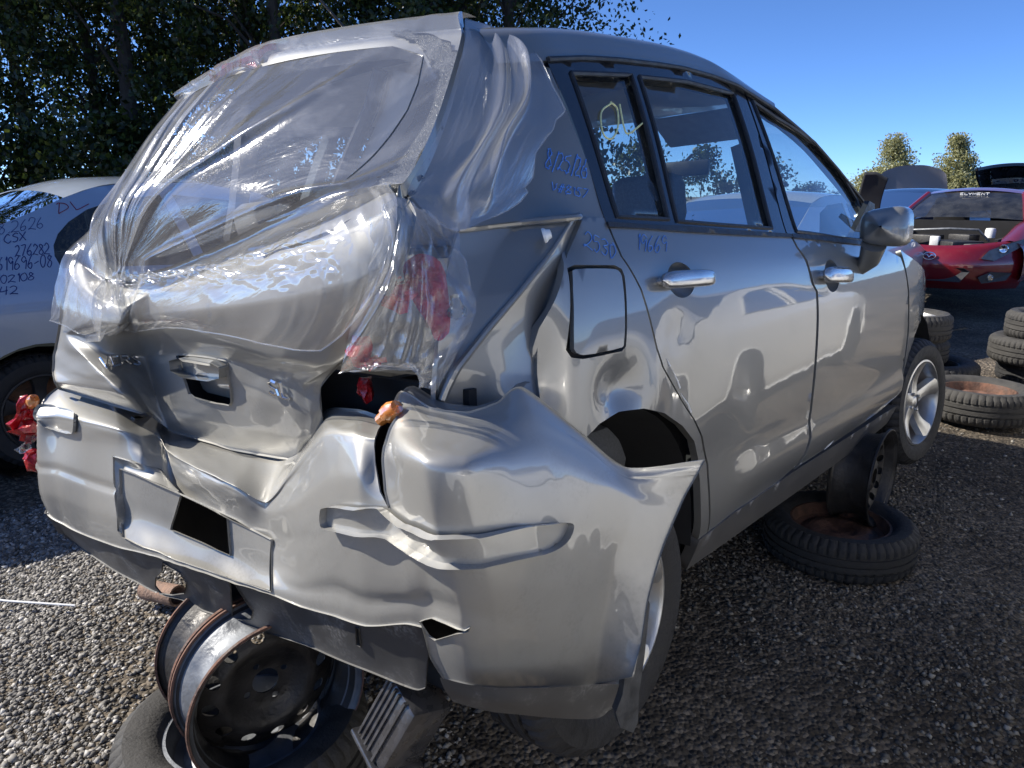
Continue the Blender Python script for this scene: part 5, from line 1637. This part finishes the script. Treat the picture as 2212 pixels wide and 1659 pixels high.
flat_tyre('tyre', (-.66, 1.57, .095), 'worn tyre lying flat under the rusty rims that hold up the rear bumper', None, .30, .19, .185, RUBBERD, GALV, text=None)
AX = (.60, -.80, 0)
steel_wheel('steel_rim', (-.575, 1.535, .285), AX, 'rusty steel rim with round vent holes standing under the rear bumper, nearer of two', None, .205, .15, disc_z=-.035)
steel_wheel('steel_rim', (-.575 - .60 * .155, 1.535 + .80 * .155, .285), AX, 'dark steel rim behind the holed one under the rear bumper', None, .205, .15, (STEEL, RUST, STEEL), .4, disc=False)
flat_tyre('tyre', (1.33, 2.78, .085), 'black tyre lying flat with brown rim under the doors of the silver car', None, .29, .17, .19, RUBBER, RUST)
steel_wheel('steel_rim', (1.45, 2.88, .31), (.757, -.65, 0), 'dark steel rim standing upright on the flat tyre under the car doors', None, .20, .16, (STEEL, STEEL, STEEL), .2, .045, 14)
flat_tyre('tyre', (3.10, 4.76, .105), 'dusty tyre with rusty rim lying on sunlit gravel, beyond the front wheel', None, .33, .21, .215, RUBBERD, RUST)
# stack by the front wheel
flat_tyre('tyre', (3.22, 5.62, .10), 'bottom tyre of the stack just right of the front wheel', 'stacked tyres under the red car', .36, .20, .22, RUBBER, STEEL)
flat_tyre('tyre', (3.02, 5.62, .285), 'middle tyre of the stack just right of the front wheel', 'stacked tyres under the red car', .31, .18, .2, RUBBER, STEEL)
flat_tyre('tyre', (3.02, 5.62, .47), 'top tyre of the stack just right of the front wheel, pale rim inside', 'stacked tyres under the red car', .31, .20, .2, RUBBERD, ALLOY)
flat_tyre('tyre', (4.18, 5.7, .09), 'bottom tyre of the stack at the right edge', 'stacked tyres at the right edge', .31, .19, .2, RUBBER, STEEL)
flat_tyre('tyre', (4.08, 5.65, .27), 'middle tyre of the stack at the right edge', 'stacked tyres at the right edge', .33, .2, .2, RUBBERD, STEEL)
flat_tyre('tyre', (4.16, 5.65, .46), 'top tyre of the stack at the right edge', 'stacked tyres at the right edge', .31, .2, .2, RUBBERD, STEEL)
# short length of pipe on the gravel
PIPE = simple('brown_rusty_pipe', (.22, .14, .10), .4, 30, .5, 120, rough=.8)
pp = MB().lathe([(.028, .0), (.036, 0), (.038, .17), (.030, .17)], 18)
o = place(pp, Matrix.Translation((-1.33, 2.43, .035)) @ Matrix.Rotation(math.radians(84), 4, Vector((.5, 1, 0)).normalized())).build('pipe_end', PIPE)
tag(o, 'short brown rusty pipe end lying on gravel behind the bumper', 'pipe')
w_ = MB().tube([(-2.6, 2.72, .012), (-2.0, 2.42, .016), (-1.8, 2.38, .018), (-1.55, 2.36, .012)], .004, 6).build('wire', WHITEP)
tag(w_, 'thin pale wire lying across the gravel on the left', 'wire')

# ================================================================ trees
LEAF, N, L, p_ = new_mat('leaf')
N.remove(p_)
ge = N.new('ShaderNodeNewGeometry')
cr = N.new('ShaderNodeValToRGB')
el = cr.color_ramp.elements
el[0].color, el[1].color = (.010, .020, .008, 1), (.062, .092, .018, 1)
L.new(ge.outputs['Random Per Island'], cr.inputs[0])
d1, d2, d3 = N.new('ShaderNodeBsdfDiffuse'), N.new('ShaderNodeBsdfTranslucent'), N.new('ShaderNodeBsdfGlossy')
d3.inputs['Roughness'].default_value = .4
d3.inputs['Color'].default_value = (.5, .5, .5, 1)
L.new(cr.outputs[0], d1.inputs[0])
hs = N.new('ShaderNodeHueSaturation')
hs.inputs['Value'].default_value = 1.5
hs.inputs['Hue'].default_value = .485
L.new(cr.outputs[0], hs.inputs['Color'])
L.new(hs.outputs[0], d2.inputs[0])
k1, k2 = N.new('ShaderNodeMixShader'), N.new('ShaderNodeMixShader')
k1.inputs[0].default_value = .45
L.new(d1.outputs[0], k1.inputs[1])
L.new(d2.outputs[0], k1.inputs[2])
k2.inputs[0].default_value = .06
L.new(k1.outputs[0], k2.inputs[1])
L.new(d3.outputs[0], k2.inputs[2])
L.new(k2.outputs[0], N['Material Output'].inputs[0])
BARK = simple('bark', (.055, .045, .036), .4, 6, .6, 30, rough=.95)
LEAF2 = LEAF.copy()
LEAF2.name = 'poplar_leaf'
for nd in LEAF2.node_tree.nodes:
    if nd.type == 'VALTORGB':
        nd.color_ramp.elements[0].color, nd.color_ramp.elements[1].color = (.17, .18, .08, 1), (.40, .40, .20, 1)


def leaf_mesh(name, cen, size, g, mat, par):
    """one folded diamond per leaf"""
    n = len(cen)
    u = g.normal(0, 1, (n, 3))
    u /= np.linalg.norm(u, axis=1)[:, None]
    v = g.normal(0, 1, (n, 3))
    v -= u * (u * v).sum(1)[:, None]
    v /= np.linalg.norm(v, axis=1)[:, None]
    w = np.cross(u, v)
    s = (size * g.uniform(.6, 1.3, n))[:, None]
    P = np.stack([cen - u * s, cen + v * s * .62 + w * s * .15, cen + u * s, cen - v * s * .62 + w * s * .15], 1).reshape(-1, 3)
    F_ = np.arange(n * 4).reshape(n, 4)
    me = bpy.data.meshes.new(name)
    me.vertices.add(len(P))
    me.vertices.foreach_set('co', P.astype(np.float32).ravel())
    T_ = np.stack([F_[:, [0, 1, 2]], F_[:, [0, 2, 3]]], 1).reshape(-1, 3)
    me.loops.add(T_.size)
    me.loops.foreach_set('vertex_index', T_.astype(np.int32).ravel())
    me.polygons.add(len(T_))
    me.polygons.foreach_set('loop_start', np.arange(0, T_.size, 3, dtype=np.int32))
    me.update(calc_edges=True)
    me.materials.append(mat)
    o = bpy.data.objects.new(name, me)
    COL.objects.link(o)
    o.parent = par
    return o


def tree(seed, hgt, spread, n_clump, per, leaf, low=.12, mat=None, crown_pow=.8, tr_r=.16):
    """tapered trunk with limbs; leaves in clumps round the twig ends"""
    g = np.random.default_rng(seed)
    root = empty('tree')
    wood = MB()
    tp = [Vector((0, 0, -.1))]
    for k in range(1, 9):
        tp.append(Vector((g.normal(0, .05 * k * .5) * hgt * .05, g.normal(0, .05 * k * .5) * hgt * .05, hgt * k / 8.4)))
    wood.tube(tp, [tr_r * (1 - k / 9.5) for k in range(9)], 9)
    cl = []
    for k in range(n_clump):
        zf = low + (1 - low) * g.uniform(0, 1) ** .9
        rad = spread * (math.sin(min(1, .25 + zf * .9) * math.pi) ** .6 * .9 + .12) * g.uniform(.25, 1) ** crown_pow
        an = g.uniform(0, 2 * math.pi)
        z = zf * hgt
        i = min(7, int(zf * 8))
        base = tp[i].lerp(tp[i + 1], .5)
        end = Vector((base.x + rad * math.cos(an), base.y + rad * math.sin(an), z + .12 * rad))
        if k % 2 == 0:
            st0 = tp[max(0, i - 1)].lerp(tp[i], .6)
            mid = st0.lerp(end, .5) + Vector((0, 0, .08 * rad)) + Vector(g.normal(0, .06 * rad, 3))
            wood.tube([st0, mid, end], [tr_r * .32 * (1 - zf * .6), tr_r * .18 * (1 - zf * .5), tr_r * .04], 5)
        cs = spread * g.uniform(.07, .27)
        c = np.array(end)[None] + np.clip(g.normal(0, 1, (int(per * g.uniform(.5, 1.4)), 3)), -1.5, 1.5) * cs * np.array([1, 1, .75])
        cl.append(c)
    wood.build('trunk', BARK, root)
    cen = np.concatenate(cl)
    leaf_mesh('crown', cen, leaf, g, mat or LEAF, root)
    return root


def copy_tree(src):
    c = src.copy()
    COL.objects.link(c)
    for ch in src.children:
        k = ch.copy()
        COL.objects.link(k)
        k.parent = c
    return c


protos = [tree(100 + k, 9.5 + k % 3, 2.4, 58, 360, .05, .08, None, .8, .17) for k in range(4)]
spots = [(-13.0, 14.5), (-11.2, 16.2), (-9.9, 14.0), (-8.2, 15.5), (-6.9, 14.2), (-5.4, 16.0), (-4.2, 14.4), (-2.7, 15.6), (-1.5, 14.6), (-.9, 15.8), (-.1, 15.0),
         (-12.2, 19.5), (-9.0, 20.0), (-6.2, 19.2), (-3.5, 20.3), (-1.0, 19.4), (-15.2, 16.4), (-17.0, 14.2), (-18.8, 17.0), (-20.6, 14.6)]
places = ['tall leafy tree at the far left edge of the wood', 'second tall tree from the left edge of the wood', 'leafy tree above the roof end of the left sedan', 'leafy tree rising behind the roof of the left sedan', 'leafy tree left of the wrapped rear window', 'dark tree just above the upper left corner of the wrap', 'dark tree behind the left half of the rear window', 'dark tree behind the middle of the roof edge', 'dark tree behind the peak of the wrap',
          'dark tree above the roof right of the wrap peak', 'last tree of the wood, against the open sky', 'tree deep in the wood at the far left', 'tree deep in the wood above the left sedan', 'tree deep in the wood left of the rear window', 'tree deep in the wood behind the rear window', 'tree deep in the wood behind the roof', 'tree of the wood beyond the left edge', 'tree of the wood farther beyond the left edge', 'tree of the wood well beyond the left edge', 'outermost tree of the wood beyond the left edge']
used = set()
for i, (x, y) in enumerate(spots):
    k = i % 4
    t_ = protos[k] if k not in used else copy_tree(protos[k])
    used.add(k)
    t_.location = (x, y, 0)
    t_.rotation_euler = (0, 0, i * 2.4)
    s_ = .88 + .24 * ((i * 37) % 10) / 10
    t_.scale = (s_, s_, s_ * 1.05)
    tag(t_, places[i], 'tree', 'trees of the dark wood behind the cars')
# undergrowth under the trees
ub = [tree(200 + k, 2.6, 1.5, 34, 90, .07, .05, None, .6, .03) for k in range(2)]
bl_ = ['low bush at the foot of the wood, leftmost', 'low bush at the foot of the wood above the boot of the left sedan', 'low bush at the foot of the wood above the roof of the left sedan', 'low bush at the foot of the wood left of the wrap', 'low bush of the wood hidden behind the wrapped window', 'low bush of the wood behind the cabin', 'low bush at the right end of the wood']
for i, x in enumerate((-12.4, -10.4, -8.6, -6.6, -4.2, -1.8, .6)):
    t_ = ub[i] if i < 2 else copy_tree(ub[i % 2])
    t_.location = (x, 13.2 + (i % 3) * .5, 0)
    t_.rotation_euler = (0, 0, i * 1.7)
    t_.name = 'bush' if i == 0 else t_.name
    tag(t_, bl_[i], 'bush', 'undergrowth at the foot of the wood')
for o in list(bpy.data.objects):
    if o.get('category') == 'bush':
        o.name = 'bush'
# two far trees and scrub on the right
far = [tree(301, 9.3, 3.6, 60, 170, .13, .30, LEAF2, .55, .14), tree(302, 9.5, 2.7, 60, 170, .13, .25, LEAF2, .55, .14)]
for t_, (x, y), lb_ in zip(far, ((43.4, 88), (50.6, 88)), ('broad pale green tree far off above the wing mirror', 'narrow pale green tree far off above the red car')):
    t_.location = (x, y, -1.6)
    tag(t_, lb_, 'tree', 'far trees against the sky')
scrub = tree(303, 4.6, 3.2, 50, 130, .13, .05, LEAF2, .6, .06)
sb_ = ['far green scrub left of the narrow far tree', 'far green scrub below the narrow far tree', 'far green scrub right of the narrow far tree', 'far green scrub behind the wing mirror', 'far green scrub farthest right']
for i, x in enumerate((50.0, 53.0, 56.5, 41.0, 62.0)):
    t_ = scrub if i == 0 else copy_tree(scrub)
    t_.location = (x, 86 + (i % 2) * 2, -.6)
    t_.rotation_euler = (0, 0, i * 1.3)
    t_.name = 'bush'
    tag(t_, sb_[i], 'bush', 'far scrub on the right')

# ================================================================ other cars in the yard
def side_g(x, z, k=1.0):
    return -prof(z) * k


def body_strip(name, prof_pts, half, mat, par, crown=.04, n=9):
    """top skin: silhouette points (x, z) swept across the car; half(x, z) = half width"""
    G = []
    for x, z in prof_pts:
        h = half(x, z)
        G.append([(x, q * h, z + crown * (1 - abs(q) ** 2.2)) for q in np.linspace(-1, 1, n)])
    return gridsurf(name, np.array(G), mat, par, 3)


def plain_car(name, label, M_, paint, sil, windows, arches=((0, .33), (2.6, .33)), z0=.2, wheels=(True, True), skip=(), glass=None, rim_mat=None, width=1.0, nose_x=3.4, tail_x=-.9, trims=True):
    """car from a side silhouette: sil = list of (x, z, kind) from tail to nose, kind 'b' body or 'g' glass up to the next point"""
    t = empty(name, label, 'car', None, M_)
    glass = glass or GLASSD
    hw = lambda x, z: float(prof(np.array([z]))[0]) * width * (1 - .10 * max(0, (x - 2.2) / 1.2) ** 2 - .08 * max(0, (-.3 - x) / .7) ** 2)
    S_ = [(x, z) for x, z, k in sil]
    i = 0
    while i < len(sil) - 1:
        k = sil[i][2]
        j = i
        while j < len(sil) - 1 and sil[j][2] == k:
            j += 1
        seg = S_[i:j + 1]
        if k != 'x':
            body_strip({'b': 'body_top', 'g': 'windscreen', 'r': 'roof', 'h': 'bonnet'}[k], seg, hw, glass if k == 'g' else paint, t)
        i = j
    low = []
    xs_ = np.linspace(nose_x, tail_x, 60)
    for x in xs_:
        z = z0
        for ax_, r in arches:
            if abs(x - ax_) < r + .02:
                z = max(z, .30 + math.sqrt(max(0, (r + .02) ** 2 - (x - ax_) ** 2)))
        low.append((x, z))
    outline = S_ + low

    def sf(sg):
        def f(P):
            y = np.array([hw(a, b_) for a, b_ in P])
            return np.stack([P[:, 0], sg * y, P[:, 1]], 1)
        return f
    for sg in (-1, 1):
        sp = panel('side_panel', outline, sf(sg), paint, t, holes=windows, step=.08, estep=.06, thick=.02, flip=False)
        for w in windows:
            panel('window', grow(w, 1.02), lambda P, s_=sg: sf(s_)(P) * [1, .99, 1], glass, sp, step=.12, thick=0)
    mb = MB()
    mb.box((1.2, 0, .34), (3.9, 1.25, .2))
    mb.box((1.2, 0, .62), (1.5, 1.35, .3))
    mb.build('underbody', DARK, t, False)
    for (ax_, r), on in zip(arches, wheels):
        for sg in (-1, 1):
            if on:
                alloy_wheel(t, (ax_, sg * .70, .31), OUT if sg < 0 else Matrix.Rotation(math.radians(-90), 4, 'X'), 'wheel', rim_mat)
            MB().lathe([(r, .05), (r, -.25), (.05, -.25)], 24, (ax_, sg * .76, .30), OUT if sg < 0 else Matrix.Rotation(math.radians(-90), 4, 'X')).build('wheel_liner', DARK, t)
    return t


SED = [(-.95, .45, 'b'), (-.97, .80, 'b'), (-.92, .98, 'b'), (-.45, 1.05, 'g'), (.22, 1.36, 'r'), (.55, 1.42, 'r'), (1.0, 1.43, 'r'), (1.35, 1.38, 'g'), (2.1, 1.0, 'h'), (2.6, .95, 'h'), (3.1, .82, 'b'), (3.35, .65, 'b'), (3.4, .40, 'b')]
WIN = [[(.12, 1.02), (.32, 1.27), (.55, 1.34), (.92, 1.36), (.96, .99)], [(1.02, .99), (1.0, 1.355), (1.28, 1.30), (1.75, 1.08), (1.85, 1.0)]]

# silver sedan on the left, sky reflection tinted into its paint, its flank covered in marker writing
SILVER_SKY = dirty_paint('sky_tinted_silver', (.37, .43, .52), metal=.5, rough=.42, dirt_amt=.2)
LM = Matrix(DATA['LEFTM'])
T = DATA['L_TOP']
top = [tuple(p) for p in T]
silL = [(-1.05, .45, 'b'), (-1.08, .85, 'b'), (-1.0, 1.05, 'b'), (-.45, 1.10, 'g'), (top[0][0], top[0][1], 'g'), (top[1][0], top[1][1], 'g'), (top[2][0], top[2][1], 'g'), (top[3][0], top[3][1], 'r'), (top[4][0], top[4][1], 'r'), (top[5][0], top[5][1], 'r'), (1.2, 1.50, 'r'), (1.6, 1.44, 'g'), (2.3, 1.05, 'h'), (2.8, .98, 'h'), (3.3, .85, 'b'), (3.55, .65, 'b'), (3.6, .4, 'b')]
gL = [tuple(p) for p in DATA['L_GLASS']][::-1] + [(.95, 1.43), (1.05, 1.03)]
left_car = plain_car('parked_sedan', 'silver sedan, sky blue tinted into its paint, with marker numbers on its rear flank, left of the wreck', LM, SILVER_SKY, silL, [gL, [(1.12, 1.02), (1.02, 1.43), (1.45, 1.39), (1.95, 1.12), (2.05, 1.03)]], ((.14, .37), (2.78, .35)), rim_mat=STEEL)  # dark rim colour stands in for shade under the wheel arch


def left_map(q_, n):
    p0, p1, p2 = [np.array(v) for v in q_]

    def f(a, b_):
        w = p0 + (p1 - p0) * a / n + (p2 - p0) * b_
        y = -float(prof(np.array([w[2]]))[0]) - .002
        return (w[0], y, w[2])
    return f


for key, txt, n_, ink in (('LW0', 'Dl', 2, INKR), ('LW1', '8.2626', 6, INKD), ('LW2', 'CSX', 3, INKD), ('LW3', '276282', 6, INKD), ('LW4', '619696-08', 8.5, INKD), ('LW5', '02108', 4.6, INKD), ('LW6', '42', 2, INKD)):
    write('marker_writing', txt, left_map(DATA[key], n_), ink, left_car, .0022 if key != 'LW1' else .0014, .04)

# white car to the right of the wreck: stands beside the camera, mirrored in the doors
WM = CARM @ Matrix.Identity(4)
fw = Vector((.653, .756, 0)).normalized()
lf = Vector((-fw.y, fw.x, 0))


def yaw_matrix(o, f):
    f = Vector(f).normalized()
    l = Vector((-f.y, f.x, 0))
    return Matrix(((f.x, l.x, 0, o[0]), (f.y, l.y, 0, o[1]), (f.z, 0, 1, o[2]), (0, 0, 0, 1)))


o_ = CARM @ Vector((3.2, -2.9, 0))
k_ = 1.12
plain_car('white_sedan', 'white sedan parked ahead on the right, mirrored in the doors of the silver wreck', yaw_matrix((o_.x, o_.y, 0), fw), WHITE, [(x * k_, z, k) for x, z, k in SED], [[(x * k_, z) for x, z in w] for w in WIN], ((0, .33), (2.6 * k_, .36)), wheels=(True, False), nose_x=3.4 * k_, tail_x=-.95 * k_)
o_ = CARM @ Vector((-1.5, -2.95, 0))
plain_car('white_sedan', 'white sedan parked at the right of the camera, mirrored in the torn bumper corner', yaw_matrix((o_.x, o_.y, 0), fw), WHITE, SED, WIN)

# ---- red coupe facing us: bonnet off, engine bay open
REDP = dirty_paint('red_paint', (.19, .005, .012), metal=.25, rough=.35, dirt_amt=.25, dirt=(.2, .15, .13))
RM2 = yaw_matrix((4.91, 8.81, .16), (-.656, -.755, 0))
red = empty('red_coupe', 'red coupe without bonnet, nose towards us, raised on tyres', 'car', None, RM2)
nose = []
for z, dx, hw_ in ((.20, -.10, .80), (.30, .02, .85), (.42, .05, .88), (.52, .05, .885), (.60, .02, .88), (.66, -.03, .87), (.70, -.10, .85)):
    nose.append([(dx - .62 * abs(q) ** 2.6, q * hw_, z + (.10 * abs(q) ** 2 if z > .6 else 0)) for q in (-1, -.85, -.65, -.4, -.15, .15, .4, .65, .85, 1)])
gridsurf('front_bumper', np.array(nose), REDP, red, 4)


def on_nose(y, z, off=.012):
    q = abs(y) / .88
    return (.05 - .62 * q ** 2.6 + off - .25 * max(0, z - .52), y, z + (.10 * q * q if z > .6 else 0))


def nose_poly(name, pts, mat, off=.012, par=red):
    P = [on_nose(y, z, off) for y, z in pts]
    B = [(x - .04, y, z) for x, y, z in P]
    k = len(P)
    return mesh(name, P + B, [tuple(range(k))] + [(i, (i + 1) % k, k + (i + 1) % k, k + i) for i in range(k)], mat, par, False)


nose_poly('grille', [(-.42, .42), (-.34, .30), (.34, .30), (.42, .42), (.36, .46), (-.36, .46)], BLACKP, .035)
for s_ in (-1, 1):
    fg = nose_poly('fog_recess', [(s_ * .50, .36), (s_ * .54, .29), (s_ * .74, .32), (s_ * .78, .40), (s_ * .6, .42)], BLACKP, .035)
    c_ = on_nose(s_ * .60, .355, .04)
    MB().lathe([(.001, .012), (.03, .01), (.04, 0), (.042, -.02)], 14, c_, Matrix.Rotation(math.radians(90), 4, 'Y')).build('fog_lamp', CLEARP, fg)
    hl = nose_poly('headlight', [(s_ * .50, .57), (s_ * .62, .545), (s_ * .84, .62), (s_ * .86, .70), (s_ * .72, .68), (s_ * .56, .62)], GALV, .035)
    c_ = on_nose(s_ * .68, .62, .045)
    MB().lathe([(.001, .0), (.035, .012), (.045, .012), (.05, -.01)], 16, c_, Matrix.Rotation(math.radians(90), 4, 'Y')).build('projector', CHROME, hl)
    # front wing
    wg = []
    for x, z, y0, y1 in ((-.42, .74, .56, .86), (-.8, .84, .60, .89), (-1.2, .93, .62, .90), (-1.65, .98, .64, .89)):
        wg.append([(x, s_ * y0, z - .04), (x, s_ * (y0 + .04), z), (x, s_ * (y0 * .4 + y1 * .6), z + .02), (x, s_ * y1, z - .10), (x, s_ * (y1 + .01), z - .35), (x, s_ * (y1 - .02), .3)])
    gridsurf('front_wing', np.array(wg), REDP, red, 4)
    sd_ = [[(x, s_ * .87, .25), (x, s_ * .90, .55), (x, s_ * .87, .88), (x, s_ * .80, .97)] for x in (-1.6, -2.4, -3.2, -3.9)]
    gridsurf('side_panel', np.array(sd_), REDP, red, 3)
    MB().tube([(-1.35, s_ * .72, .98), (-1.75, s_ * .64, 1.15), (-2.1, s_ * .57, 1.29)], [.035, .035, .04], 8).build('windscreen_pillar', REDP, red)
# emblem: ring with a winged stroke
em = on_nose(0, .585, .02)
ring = [(em[0] - .0, .065 * math.cos(a), em[2] + .042 * math.sin(a)) for a in np.linspace(0, 2 * math.pi, 29)]
e_ = MB().tube(ring, .007, 6).build('emblem', CHROME, red)
MB().tube([(em[0], -.055, em[2] + .010), (em[0] + .003, -.02, em[2] + .012), (em[0] + .003, 0, em[2] - .014), (em[0] + .003, .02, em[2] + .012), (em[0], .055, em[2] + .010)], [.004, .010, .008, .010, .004], 6).build('emblem_wing', CHROME, e_)
ws = [[(x, q * h, z + .03 * (1 - q * q)) for q in (-1, -.6, -.2, .2, .6, 1)] for x, z, h in ((-1.38, .97, .72), (-1.75, 1.15, .64), (-2.1, 1.29, .57))]
wsr = gridsurf('windscreen', np.array(ws), GLASSD, red, 4)
rf = [[(x, q * h, z + .05 * (1 - q * q)) for q in (-1, -.6, -.2, .2, .6, 1)] for x, z, h in ((-2.1, 1.29, .57), (-2.5, 1.33, .57), (-3.0, 1.30, .55), (-3.5, 1.15, .55), (-3.9, 1.0, .6))]
gridsurf('roof', np.array(rf), REDP, red, 4)
mb = MB()
mb.box((-.85, 0, .45), (1.2, 1.15, .12))
mb.box((-1.42, 0, .72), (.06, 1.4, .48))
mb.box((-2.6, 0, .55), (2.2, 1.5, .5))
mb.box((-.9, .58, .6), (1.1, .04, .35))
mb.box((-.9, -.58, .6), (1.1, .04, .35))
mb.build('engine_bay', DARK, red, False)
MB().tube([(-.95, -.56, .80), (-.9, -.45, .84), (-.85, 0, .87), (-.9, .30, .86), (-.98, .42, .72)], .014, 8).build('strut_brace', GALV, red)
MB().box((-.7, -.12, .72), (.1, .10, .12), None, .01).build('fuse_box', WHITEP, red)
MB().lathe([(.001, .06), (.05, .055), (.06, .03), (.06, -.06)], 16, (-1.1, .40, .82)).build('fluid_reservoir', WHITEP, red)
mb = MB()
for x, y, z, d in ((-.8, .1, .62, (.5, .4, .22)), (-1.15, -.3, .68, (.25, .3, .2)), (-.6, .35, .62, (.2, .25, .18)), (-1.2, .1, .72, (.2, .3, .15))):
    mb.box((x, y, z), d, Matrix.Rotation(x * 3, 4, 'Z'), .02)
mb.build('engine', BLACKP, red)
MB().box((-1.88, 0, 1.20), (.03, .22, .07), None, .01).build('interior_mirror', BLACKP, red)
for y in (-.36, .36):
    MB().box((-2.7, y, .95), (.16, .46, .6), Matrix.Rotation(.2, 4, 'Y'), .06).build('seat', DARK, red)


def ban(a, b_):
    y = .16 - a * .05
    return (-2.0 + .02, -y, 1.25 + b_ * .026 + .028)


write('windscreen_banner', 'ELYMENT', ban, WHITEP, wsr, .004, 0)

# ---- dark hatchback behind the red coupe, tailgate up
HATCH = simple('black_car_paint', (.012, .012, .014), .2, 10, rough=.3, coat=.8)
hm = yaw_matrix((8.95, 13.6, .1), (.656, .755, 0))
hb = empty('dark_hatchback', 'black hatchback with raised tailgate, behind the red coupe at the right edge', 'car', None, hm)
mb = []
for x, z, h in ((-.1, .35, .78), (-.15, .75, .82), (0, 1.0, .80), (.5, 1.35, .62), (1.6, 1.38, .6), (2.4, .98, .75), (3.3, .75, .75), (3.4, .4, .7)):
    mb.append([(x, q * h, z + .05 * (1 - q * q)) for q in (-1, -.5, 0, .5, 1)])
gridsurf('body', np.array(mb), HATCH, hb, 3)
lid = np.array([[(x, q * h, z + .07 * (1 - q * q)) for q in np.linspace(-1, 1, 7)] for x, z, h in ((.45, 1.42, .60), (-.05, 1.62, .62), (-.5, 1.78, .60), (-.62, 1.80, .55))])
hole = [(.9, .55), (3, .5), (5.1, .55), (4.9, 1.75), (3, 1.9), (1.1, 1.75)]
tg = panel('tailgate', [(0, 0), (6, 0), (6, 3), (0, 3)], lambda P: ev(lid, P[:, 0], P[:, 1]), HATCH, hb, holes=[hole], step=.2, estep=.15, thick=.05)
panel('rear_window', hole, lambda P: ev(lid, P[:, 0], P[:, 1]), GLASS, tg, step=.3, thick=0)
for s_ in (-1, 1):
    MB().tube([(.35, s_ * .55, 1.36), (-.1, s_ * .58, 1.6)], .012, 6).build('gas_strut', CHROME, hb)

# ---- dark blue sedan and a grey car with its bonnet up, beyond the wing mirror
NAVY = dirty_paint('navy_paint', (.05, .075, .14), metal=.4, rough=.35, dirt_amt=.2)
plain_car('blue_sedan', 'dark blue sedan half hidden behind the wing mirror', yaw_matrix((6.05, 12.2, .08), (.80, .60, 0)), NAVY, SED, WIN)
LAV = dirty_paint('grey_paint', (.55, .53, .56), metal=.3, rough=.5, dirt_amt=.3)
gc = plain_car('grey_sedan', 'grey sedan with raised bonnet beyond the dark blue sedan', yaw_matrix((11.2, 19.6, .05), (-.75, -.66, 0)), LAV, [(x, z, 'x' if k == 'h' else k) for x, z, k in SED], WIN)
bonG = np.array([[(2.15 + .12 * u + .25 * u * u, q * .74, 1.03 + .98 * u - .16 * u * abs(q) ** 4 + .06 * (1 - q * q)) for q in (-1, -.8, -.4, 0, .4, .8, 1)] for u in (0, .25, .5, .75, 1)])
gridsurf('bonnet', bonG, LAV, gc, 4)
# dark padded panel standing behind the windscreen pillar
pn = np.array([[(4.95 + .28 * a + .05 * b_, 10.9 - .1 * a + .08 * math.sin(b_ * 3), 1.0 + .72 * b_ - .18 * max(0, a - .5) * b_) for a in (0, .25, .5, .75, 1)] for b_ in (0, .3, .6, .9, 1)])
o = gridsurf('seat_back', pn, CLOTH, None, 5)
md = o.modifiers.new('thickness', 'SOLIDIFY')
md.thickness = .12
o.data.materials.clear()
o.data.materials.append(DARK)
tag(o, 'dark padded seat back standing just behind the windscreen pillar', 'seat')

# ---- what stands beyond the cabin, seen through the side windows
plain_car('silver_sedan', 'silver sedan parked beyond the wreck, seen through its side windows', yaw_matrix((2.1, 7.2, 0), (.70, .71, 0)), dirty_paint('pale_silver_paint', (.5, .52, .54), metal=.4, rough=.4, dirt_amt=.2), SED, WIN)
hb_l = ['bush seen low through the quarter window of the wreck', 'bush seen through the rear door window, left half', 'bush seen through the rear door window, right half', 'bush seen through the front door window, left half', 'bush seen through the front door window, right half']
for i, (x, y) in enumerate(((4.6, 27), (6.9, 28), (9.0, 27), (10.9, 28), (12.4, 27))):
    t_ = copy_tree(ub[i % 2])
    t_.location = (x, y, 0)
    t_.rotation_euler = (0, 0, i * 2.1 + 1)
    t_.scale = (1.0, 1.0, (1.25, 1.15, .95, .68, .5)[i])
    t_.name = 'bush'
    tag(t_, hb_l[i], 'bush', 'bushes beyond the yard')
